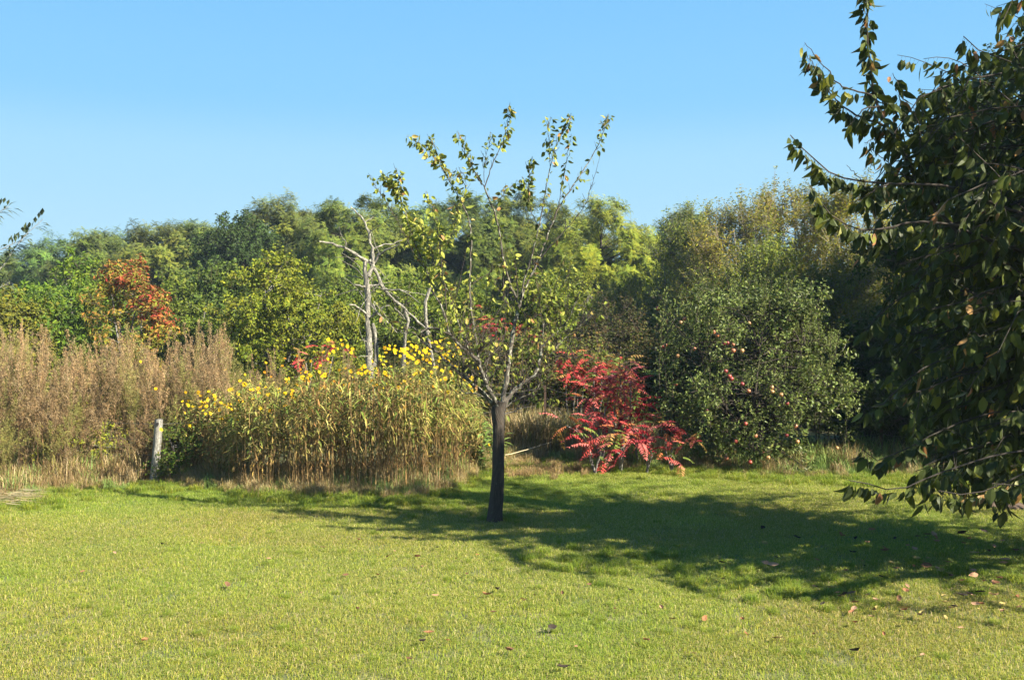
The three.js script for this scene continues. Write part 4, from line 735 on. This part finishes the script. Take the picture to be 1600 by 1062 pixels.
// ------------------------------------------------------------------ clump of tall yellow sunflowers
{
  const r = rng(71), root = thing('sunflower_clump', 'wide clump of tall yellow flowers on drying brown stalks', 'flowers', [-2.2, 0, -11.8]), off = root.position;
  const stalk = (seed, green) => {
    const q = rng(seed), g = new GB(), top = V(q.s(.07), 1, q.s(.07)), pts = [V(0, 0, 0), V(q.s(.02), .35, q.s(.02)), V(q.s(.04), .7, q.s(.04)), top];
    for (let k = 0; k < 3; k++) g.strip(pts[k], pts[k + 1].clone().add(V(0, .02, 0)), .010 - k * .002, vary(q, [.34, .24, .13], .3));
    for (let k = 0; k < 17; k++) {
      const t = .22 + .78 * Math.pow((k + q()) / 17, .75), p = t < .35 ? pts[0].clone().lerp(pts[1], t / .35) : t < .7 ? pts[1].clone().lerp(pts[2], (t - .35) / .35) : pts[2].clone().lerp(pts[3], (t - .7) / .3), az = q() * 6.28;
      const lush = clamp((t - .2) * 1.6) * green + q.s(.35), fresh = lush > .42, L = q.b(.05, .12) * (fresh ? 1.2 : .9), W = fresh ? .021 : .012;
      const c = fresh ? vary(q, q.pick([[.20, .26, .055], [.25, .29, .07], [.34, .34, .12], [.13, .18, .035], [.17, .22, .045], [.29, .25, .08]]), .2) : vary(q, q.pick([[.34, .25, .09], [.44, .34, .14], [.25, .15, .065], [.50, .43, .18], [.13, .08, .04], [.34, .20, .10], [.26, .27, .07]]), .25);
      g.leaf(p, V(Math.cos(az), fresh ? q.b(-.6, .6) : q.b(-2.4, -.1), Math.sin(az)).normalize(), UP, L, W, c, { droop: fresh ? .35 : .1, fold: .4 });
    }
    return g.geo();
  };
  const geos = [0, 1, 2, 3, 4, 5].map((k) => stalk(800 + k, [1, .8, .55, 1, .4, .7][k])), lists = geos.map(() => []);
  // plan of the clump: front edge follows the lawn, tops rise to the back right
  const spots = [];
  for (let k = 0; k < 1350; k++) {
    const px = r.b(276, 752), e = edgeDepth(px), frontGap = px < 330 ? .45 : px > 690 ? .15 : .12, Z = e + frontGap + Math.pow(r(), 1.2) * 2.4, X = (px - 800) / F * Z;
    const back = clamp((Z - e) / 2.4), ty = table([[260, 648], [330, 618], [450, 600], [560, 588], [660, 578], [720, 592], [752, 645]], px) - back * 14 + r.s(13) + Math.pow(r(), 3) * 70;
    const h = clamp(EYE - (ty - YH) / F * Z, .4, 2); spots.push([X, Z, h, px]);
    const green = clamp(.45 + .5 * (px < 430 || px > 640) + r.s(.4)), gi = green > .6 ? r.pick([0, 1, 3]) : r.pick([2, 4, 5]);
    const m = new THREE.Matrix4().compose(V(X, 0, -Z).sub(off), new THREE.Quaternion().setFromEuler(new THREE.Euler(r.s(.09), r() * 6.28, r.s(.09))), V(1.15, h, 1.15));
    lists[gi].push([m, mixc([.70, .68, .58], [1.10, 1.04, .80], r())]);
  }
  geos.forEach((g, k) => inst('stalk', g, M.dry, lists[k], root, 'stuff'));
  // flowers
  const flower = (seed, n, open) => { const q = rng(seed), g = new GB(); for (let k = 0; k < n; k++) { const a = k / n * 6.283 + q.s(.12), d = V(Math.cos(a), open + q.s(.15), Math.sin(a)).normalize(); g.leaf(d.clone().multiplyScalar(.006), d, UP, .034 * q.b(.85, 1.1), .014, [.72, .50, .006], { fold: .2, droop: .12 }); }
    const t = g.v(V(0, .010, 0), [.40, .20, .01]), ring = []; for (let k = 0; k < 8; k++) ring.push(g.v(V(.011 * Math.cos(k * .785), .003, .011 * Math.sin(k * .785)), [.34, .16, .01])); for (let k = 0; k < 8; k++) g.t(ring[k], t, ring[(k + 1) % 8]);
    g.strip(V(0, -.12, 0), V(0, .004, 0), .006, [.16, .18, .05]); return g.geo(); };
  const fg = [flower(820, 11, .25), flower(821, 9, .5), flower(822, 12, .1)], fm = tinted(leafy({ name: 'yellow petals', transmission: .25 }), [[1, 1, 1], [.95, .80, .8], [.70, .42, .8]]);
  const heads = [];
  const spray2 = (n, x0, y0, sx, sy, tone) => { for (let k = 0; k < n; k++) heads.push([x0 + r.n() * sx, y0 + r.n() * sy, tone]); };
  spray2(34, 625, 550, 30, 14, 0); spray2(34, 680, 560, 34, 22, 0); spray2(22, 655, 585, 50, 22, 1); spray2(12, 690, 535, 26, 9, 0); spray2(14, 527, 548, 22, 14, 0); spray2(14, 580, 580, 24, 10, 0); spray2(22, 500, 590, 60, 22, 1); spray2(22, 400, 612, 60, 22, 1); spray2(26, 560, 605, 80, 18, 2); spray2(16, 320, 628, 34, 18, 1); spray2(10, 735, 600, 14, 30, 0); spray2(10, 640, 610, 60, 14, 2); spray2(12, 345, 640, 45, 26, 0); spray2(14, 430, 625, 60, 30, 1); spray2(12, 700, 585, 30, 30, 1); spray2(10, 600, 570, 40, 14, 0); spray2(12, 440, 575, 50, 18, 2);
  for (const q of [[219, 565, 0], [243, 607, 0], [292, 630, 0], [285, 627, 0], [301, 635, 0], [288, 645, 1], [296, 665, 1], [353, 578, 0], [251, 672, 0], [372, 615, 0], [355, 637, 0], [318, 630, 0], [764, 695, 0], [786, 654, 0], [533, 618, 0], [577, 628, 0]]) heads.push(q);
  const stem2 = new GB();
  heads.forEach(([px, py, tone], k) => {
    const e = edgeDepth(px), d = px < 260 ? e + .3 : py > 640 ? e + .2 : clamp(e + .35 + (640 - py) / 60 * .9 + r.s(.4), e + .2, e + 2.6), p = P(px, py, d);
    if (px === 251) p.copy(P(251, 671, 11.62));
    if (px < 260 || px > 755 || py < 600) { const f = V(p.x + r.s(.12), 0, p.z + r.s(.1)); for (let q = 0; q < 3; q++) stem2.strip(f.clone().lerp(p, q / 3).sub(off), f.clone().lerp(p, (q + 1) / 3).sub(off), .008, vary(r, [.14, .12, .05], .2)); for (let q = 0; q < 5; q++) { const b = f.clone().lerp(p, r.b(.45, .95)).sub(off), az = r() * 6.28; stem2.leaf(b, V(Math.cos(az), r.b(-.3, .5), Math.sin(az)).normalize(), UP, r.b(.06, .12), .02, vary(r, [.13, .15, .04], .25), { droop: .3 }); } }
    const m = new THREE.Mesh(r.pick(fg), fm[r() < .75 ? tone : r() < .5 ? 0 : 1]); m.name = 'flower'; m.position.copy(p.sub(off)); const d2 = V(SUN.x * .5 + r.s(.7), .55 + r.s(.35), .75 + r.s(.6)).normalize(); m.quaternion.copy(dirUp(d2, r() * 6)); m.scale.setScalar(r.b(.5, .88) * (tone === 2 ? .75 : 1)); m.castShadow = m.receiveShadow = true; root.add(m);
  });
  part('flower_stems', stem2.geo(), M.dry, root, 'stuff');
}
// leafy green plant between the clump and the trunk
{
  const r = rng(83), b = P(752, 735, 12.6).setY(0), root = thing('leafy_plant', 'bright green leafy plant between the flower clump and the tree trunk', 'plant', b.toArray()), g = new GB(), s = new GB();
  for (let k = 0; k < 16; k++) { const f = V(r.s(.22), 0, r.s(.25)), t = f.clone().add(V(r.s(.12), r.b(.35, .85), r.s(.12))); s.strip(f, t, .010, [.16, .17, .05]); for (let q = 0; q < 9; q++) { const p = f.clone().lerp(t, r.b(.25, 1)), az = r() * 6.28; g.leaf(p, V(Math.cos(az), r.b(-.1, .8), Math.sin(az)).normalize(), UP, r.b(.12, .22), r.b(.035, .055), vary(r, r.pick([[.15, .24, .03], [.19, .28, .04], [.12, .20, .03]]), .2), { rows: 2, droop: .35 }); } }
  part('stems', s.geo(), M.dry, root); part('foliage', g.geo(), M.leaf, root, 'stuff');
}

// ------------------------------------------------------------------ tall dried weeds on the left
{
  const r = rng(91);
  const weed = (seed) => {
    const q = rng(seed), s = new GB(), g = new GB(), lean = V(q.s(.1), 1, q.s(.1)), at = (t) => V(lean.x * t * t, t, lean.z * t * t), cols = [[.37, .275, .15], [.43, .325, .185], [.32, .225, .115], [.47, .38, .23], [.35, .29, .13]];
    for (let k = 0; k < 5; k++) s.strip(at(k / 5), at((k + 1) / 5 + .02), .009 * (1 - k * .14), vary(q, [.27, .18, .10], .2));
    for (let k = 0; k < 30; k++) { const t = q.b(.04, .55), az = q() * 6.28; s.leaf(at(t), V(Math.cos(az), q.b(-1.4, .4), Math.sin(az)).normalize(), UP, q.b(.05, .12), .008, vary(q, q.pick([[.32, .23, .11], [.24, .16, .08], [.2, .19, .05]]), .25), { flat: true, droop: .3 }); }
    const spire = (a, b, w, n) => {           // one feathery spire between two points
      s.strip(a, b, .004, [.33, .23, .13]); const ax = b.clone().sub(a), len = ax.length(); ax.normalize();
      for (let k = 0; k < n; k++) {
        const t = .12 + .88 * Math.pow((k + q()) / n, .85), d = perp(q, ax).multiplyScalar(q.b(.5, 1)).addScaledVector(ax, q.b(.5, 1.1)).normalize(), p0 = a.clone().lerp(b, t), L2 = w * (1.1 - t) * q.b(.5, 1.2) + .015, p1 = p0.clone().addScaledVector(d, L2).add(V(0, q.b(-.3, .15) * L2, 0)), c = vary(q, q.pick(cols), .2, .05);
        g.strip(p0, p1, .0026, c);
        for (let z = 0; z < 9; z++) { const p = p0.clone().lerp(p1, .2 + .8 * z / 9).add(q.dir().multiplyScalar(.012)), dd = q.dir(); g.leaf(p, dd, q.dir(), q.b(.010, .018), .006, vary(q, c, .25, .05), { flat: true, droop: 0 }); }
      }
    };
    spire(at(.45), at(1), .13, 44);
    const n = 6 + Math.floor(q() * 5); for (let k = 0; k < n; k++) { const t = q.b(.28, .72), az = q() * 6.28, o = q.b(.07, .20), a = at(t), b = a.clone().add(V(Math.cos(az) * o, q.b(.14, .3), Math.sin(az) * o)); spire(a, b, q.b(.06, .10), 15 + Math.floor(q() * 10)); }
    return [s.geo(), g.geo()];
  };
  const kinds = [0, 1, 2, 3, 4, 5].map((k) => weed(840 + k)), tint = tinted(M.dry, [[.72, .65, .60], [.82, .71, .63], [.60, .56, .52], [.62, .68, .42]]);
  const topY = (px) => table([[-120, 500], [10, 500], [60, 512], [85, 545], [125, 512], [160, 520], [185, 488], [225, 520], [280, 512], [330, 494], [365, 512], [385, 560], [450, 556], [560, 548]], px);
  // the plumes that stand out, each a plant of its own
  const protos = kinds.map(([s, g], k) => { const o = new THREE.Group(); part('stem', s, M.dry, o); part('plume', g, tint[k % 4], o); return o; });
  const spots = []; for (let k = 0; k < 84; k++) spots.push([-70 + k * 5.5 + r.s(9), r()]); for (const x of [398, 422, 431, 455, 470, 508, 536, 545, 552]) spots.push([x, .5]);
  spots.forEach(([px, u], k) => {
    const late = px > 385, Z = late ? 13.6 + u * 1.2 : edgeDepth(px) + .75 + Math.pow(u, 1.1) * 2.8, ty = topY(px) + (late ? r.s(14) : r() * r() * 90 - 4), h = EYE - (ty - YH) / F * Z, o = protos[k % 6].clone();
    o.name = numbered('dried_weed'); o.position.set((px - 800) / F * Z, 0, -Z); { const w = r() < .25 ? .2 : .08; o.rotation.set(r.s(w), r() * 6.28, r.s(w)); } const s = late ? r.b(.6, .85) : r.b(.8, 1.15); o.scale.set(s, h, s);
    tag(o, late ? 'single dried weed with brown plume rising behind the yellow flowers' : 'tall dried weed with feathery brown plume in the row at the left', 'dried weed', late ? 'dried weeds behind the flowers' : 'tall dried weeds along the left fence'); scene.add(o);
  });
  // the thicket of stems and lower plumes behind and between
  const ls = kinds.map(() => []); for (let k = 0; k < 400; k++) { const px = r.b(-130, 380), Z = edgeDepth(px) + .45 + r() * 3.6, ty = topY(px) + r.b(25, 190); if (px > 222 && px < 275 && Z < 12.2) continue;
    const h = EYE - (ty - YH) / F * Z, s = r.b(.8, 1.2); ls[k % 6].push([new THREE.Matrix4().compose(V((px - 800) / F * Z, 0, -Z), new THREE.Quaternion().setFromEuler(new THREE.Euler(r.s(.1), r() * 6.28, r.s(.1))), V(s, h, s)), mixc([.60, .54, .49], [.45, .60, .25], r() < .3 ? .8 : 0)]); }
  kinds.forEach(([s, g], k) => { const o = inst(numbered('weed_thicket'), mergeGeometries([s, g]), M.dry, ls[k], null, 'stuff'); o.userData.label = 'dense thicket of dried weed stems behind the front plumes'; o.userData.group = 'weed thicket'; });
  // green weed low among them and the dark green weed at the post
  plant('green_weed', 'low yellow-green leafy weed among the dried stems', 'weed', null, { seed: 870, ...atPx(125, 12.4), h: .75, base: .05, rx: .35, stems: 4, tr: .01, clumps: 14, clump: .14, sprays: 5, size: .5, spray: SPRAY.willow, tint: [1.3, 1.35, 1], mat: M.leaf });
  plant('green_weed', 'dark green nettle clump at the foot of the leaning post', 'weed', null, { seed: 871, ...atPx(282, 12.1), h: .55, base: .02, rx: .24, stems: 4, tr: .01, clumps: 16, clump: .13, sprays: 6, size: .5, spray: SPRAY.bramble, tint: [.8, 1.1, .7], mat: M.leaf });
}

// ------------------------------------------------------------------ wire fence
{
  const r = rng(95), post = P(240, 748, 12.45).setY(0), root = thing('wire_fence', 'old wire fence on a leaning grey wooden post and thin rusty stakes', 'fence', [0, 0, -13]), off = root.position;
  const top = P(248, 655, 11.75).sub(off), foot = P(239, 757, 11.9).sub(off); foot.y = -.05;
  const gp = new GB(); gp.tube(curve([foot, foot.clone().lerp(top, .5).add(V(.008, 0, 0)), top], 30, r, .001), (t) => (a) => { const c = Math.abs(Math.cos(a + .5)), q = Math.abs(Math.sin(a + .5)); return Math.min(.047 / Math.max(c, .01), .03 / Math.max(q, .01), .05) * lerp(1.06, .95, t) * (1 + .2 * (fbm(Math.cos(a) * 4 + 5, Math.sin(a) * 4 + t * 2, 3) - .5)); }, 36, () => white);
  part('post', gp.geo(), M.postWood, root).userData.label = 'leaning weathered grey wooden post';
  const knot = new THREE.MeshStandardMaterial({ name: 'dark bolt hole', roughness: 1 }); knot.color.setRGB(.015, .013, .012);
  const kg = new THREE.CylinderGeometry(.016, .019, .02, 12); kg.rotateX(Math.PI / 2); const km = part('bolt_hole', kg, knot, root); km.position.copy(top).add(V(0, -.05, .052));
  const rust = new THREE.MeshStandardMaterial({ name: 'rusty stake', roughness: .9, metalness: .2 }); rust.color.setRGB(.06, .035, .022);
  const wire = new THREE.MeshStandardMaterial({ name: 'galvanised wire', roughness: .6, metalness: .6 }); wire.color.setRGB(.13, .12, .11);
  const stakes = [[-30, 12.9, .95], [852, 15.0, 1.05], [1061, 14.2, .72], [1210, 13.9, .9], [1377, 13.3, 1.0], [1560, 12.9, 1.0]].map(([px, d, h]) => { const g = new THREE.BoxGeometry(.032, h, .032); g.translate(0, h / 2, 0); const m = part('stake', g, rust, root); m.position.copy(P(px, 700, d).sub(off)).setY(0); m.rotation.z = r.s(.03); return [m.position.clone(), h]; });
  const line = [stakes[0], [foot.clone().setY(0), .72], ...stakes.slice(1)];
  for (let k = 0; k < line.length - 1; k++) for (let w = 0; w < 4; w++) {
    const [a, ha] = line[k], [b, hb] = line[k + 1], p = a.clone().setY(ha * (.22 + .25 * w)), q = b.clone().setY(hb * (.22 + .25 * w)), n = 10, pts = []; for (let i = 0; i <= n; i++) { const t = i / n; pts.push(p.clone().lerp(q, t).add(V(0, -.06 * 4 * t * (1 - t) + r.s(.006), r.s(.01)))); }
    const g = new GB(); g.tube(pts, () => .0022, 4, () => white); part('wire', g.geo(), wire, root);
  }
  const mg = new GB(); for (const [A, B] of [[2, 3], [3, 4], [4, 5], [5, 6]]) { const [a, ha] = line[A], [b, hb] = line[B], len = a.distanceTo(b), n = Math.round(len / .11); for (let i = -6; i < n; i++) for (const s of [-1, 1]) { const h = Math.min(ha, hb) * .95, t0 = i / n, t1 = t0 + h * .8 / len, c = (t) => clamp(t), y = (t) => (t - t0) / (t1 - t0) * h; const ta = c(t0), tb = c(t1); if (tb <= ta) continue; const pa = a.clone().lerp(b, ta).setY(s > 0 ? y(ta) : h - y(ta)), pb = a.clone().lerp(b, tb).setY(s > 0 ? y(tb) : h - y(tb)); mg.strip(pa, pb, .004, white); } }
  const mm = wire.clone(); mm.flatShading = true; part('wire_mesh', mg.geo(), mm, root, 'stuff');
}

// ------------------------------------------------------------------ things lying on the lawn
{
  const r = rng(99);
  const dead = (seed, L, W, curl) => { const q = rng(seed), g = new GB(); g.leaf(V(0, 0, -L / 2), V(0, 0, 1), UP, L, W, white, { rows: 3, fold: curl, droop: 0 }); const p = g.p; for (let i = 0; i < p.length; i += 3) { const t = p[i + 2] / L; p[i + 1] += .006 + curl * .9 * L * t * t + q.s(.004); p[i] += q.s(.003); } return g.geo(); };
  const shapes = [dead(1, .09, .05, .35), dead(2, .08, .035, .7), dead(3, .10, .05, .15), dead(4, .07, .04, .9)], mats = tinted(M.dry, [[.28, .13, .06], [.035, .026, .02], [.38, .22, .13], [.16, .085, .045], [.34, .26, .09]]);
  const put = (px, py, tone, s, label, group, hgt = .035) => { const p = G(px, py), m = new THREE.Mesh(r.pick(shapes), mats[tone]); m.name = numbered('fallen_leaf'); m.position.set(p.x, hgt, p.z); m.rotation.set(r.s(.5), r() * 6.28, r.s(.5)); m.scale.setScalar(s * .82); tag(m, label, 'leaf', group); scene.add(shadows(m)); };
  put(1215, 1006, 2, 1.0, 'tan curled leaf, the palest on the front lawn at right');
  put(1335, 1028, 1, 1.2, 'long dark leaf on the front lawn, below the tan curled leaf');
  put(760, 938, 0, 1.15, 'flat pinkish brown leaf left of the dark crumpled leaf, mid lawn');
  put(778, 930, 1, 1.0, 'dark crumpled leaf right beside the flat pinkish leaf');
  put(862, 990, 1, 1.05, 'black crumpled leaf on the sunlit lawn, middle front');
  put(795, 1027, 3, 1.1, 'narrow brown leaf near the bottom edge of the lawn');
  put(880, 1054, 1, 1.1, 'dark upright leaf at the very bottom edge of the lawn');
  put(355, 922, 3, 1.0, 'brown leaf alone on the left part of the lawn');
  put(670, 998, 0, .9, 'small orange-brown leaf alone left of the bottom middle');
  put(226, 1011, 0, .9, 'small reddish leaf at the lower left of the lawn');
  put(1190, 832, 1, 1.2, 'dark leaf in the middle of the big shadow on the lawn');
  const lit = 'small brown dead leaf lying on the sunlit lawn', shade = 'brown fallen leaf in the shade under the cherry tree';
  for (const [x, y] of [[1440, 1032], [1270, 1000], [1165, 1000], [820, 946], [836, 938], [817, 944], [606, 877], [617, 868], [660, 893], [683, 862], [652, 876], [253, 857], [313, 848], [316, 855], [560, 850], [680, 938], [770, 965], [1050, 975], [730, 905], [590, 905], [920, 920], [1380, 1000], [660, 1012], [540, 905], [1100, 975], [470, 935], [625, 930], [712, 880], [746, 874], [590, 835], [505, 862], [420, 880], [880, 935], [960, 960], [1010, 1010], [1085, 1030], [1330, 965], [1405, 970], [1500, 990], [640, 1040], [130, 900], [180, 870], [985, 930], [900, 1020], [560, 960], [700, 1010]]) put(x, y, r.pick([0, 0, 1, 3, 2]), r.b(.45, .8), lit, 'dead leaves on the sunlit lawn');
  for (let k = 0; k < 120; k++) { const x = 1600 - Math.abs(r.n()) * 380 + r.s(40), y = r.b(835, 985); if (x > 1640) continue; put(x, y, r.pick([0, 2, 2, 4, 3, 1]), r.b(.6, 1.15), shade, 'fallen leaves in the cherry shade', .045); }
  // straw and stems at the lawn edge
  const st = (pts, R, label, name, mat = M.dry, c = [.50, .42, .26]) => { const g = new GB(); g.tube(curve(pts, 14, r, .006), (t) => lerp(R, R * .5, t), 5, () => c); const m = solo(name, g.geo(), new THREE.MeshStandardMaterial({ name: 'dry stem', vertexColors: true, roughness: .9 }), label, 'dry stem'); return m; };
  st([G(98, 760).setY(.05), G(130, 759).setY(.06), G(162, 758).setY(.06)], .007, 'long pale dry stem lying at the weed edge on the left', 'dry_cane', M.dry, [.62, .58, .48]);
  st([G(0, 778).setY(.04), G(40, 768).setY(.10), G(85, 761).setY(.12), G(100, 757).setY(.14)], .007, 'bent straw stem lying on the left lawn edge', 'dry_cane');
  st([G(730, 726).setY(.06), P(780, 712, 13.2), P(830, 700, 13.8), P(862, 690, 14.4)], .006, 'long thin dry cane leaning across behind the fruit tree trunk', 'dry_cane');
  const g = new GB(); for (let k = 0; k < 260; k++) { const p = G(r.b(-60, 62), r.b(778, 793) + r.s(5)), a = r.s(.5), l = r.b(.12, .4), d = V(Math.cos(a), r.s(.12), Math.sin(a) * .5).multiplyScalar(l / 2), y = r.b(.03, .12); g.strip(p.clone().setY(y).sub(d), p.clone().setY(y).add(d), .007, vary(r, [.34, .27, .15], .3)); }
  solo('straw', g.geo(), M.dry, 'flattened heap of straw at the left lawn edge', null, null, 'stuff');
  // little heap of bare soil at the right
  const sg = new THREE.SphereGeometry(.17, 40, 20), sp = sg.attributes.position; for (let i = 0; i < sp.count; i++) { const x = sp.getX(i), y = sp.getY(i), z = sp.getZ(i), n = fbm(x * 14 + 5, z * 14 + y * 9, 4); sp.setXYZ(i, x * (1 + .4 * n), Math.max(-.02, y * .42) * (.6 + .8 * n), z * (1 + .4 * n)); } sg.computeVertexNormals();
  const sm = new THREE.MeshStandardMaterial({ name: 'loose soil', roughness: 1 }); sm.color.setRGB(.085, .056, .036);
  solo('soil_heap', sg, sm, 'small brown heap of bare soil at the right edge of the lawn', 'soil heap').position.copy(G(1572, 793));
}
scene.fog = new THREE.FogExp2(new THREE.Color(.62, .78, 1.0), .0006);
renderer.render(scene, camera);
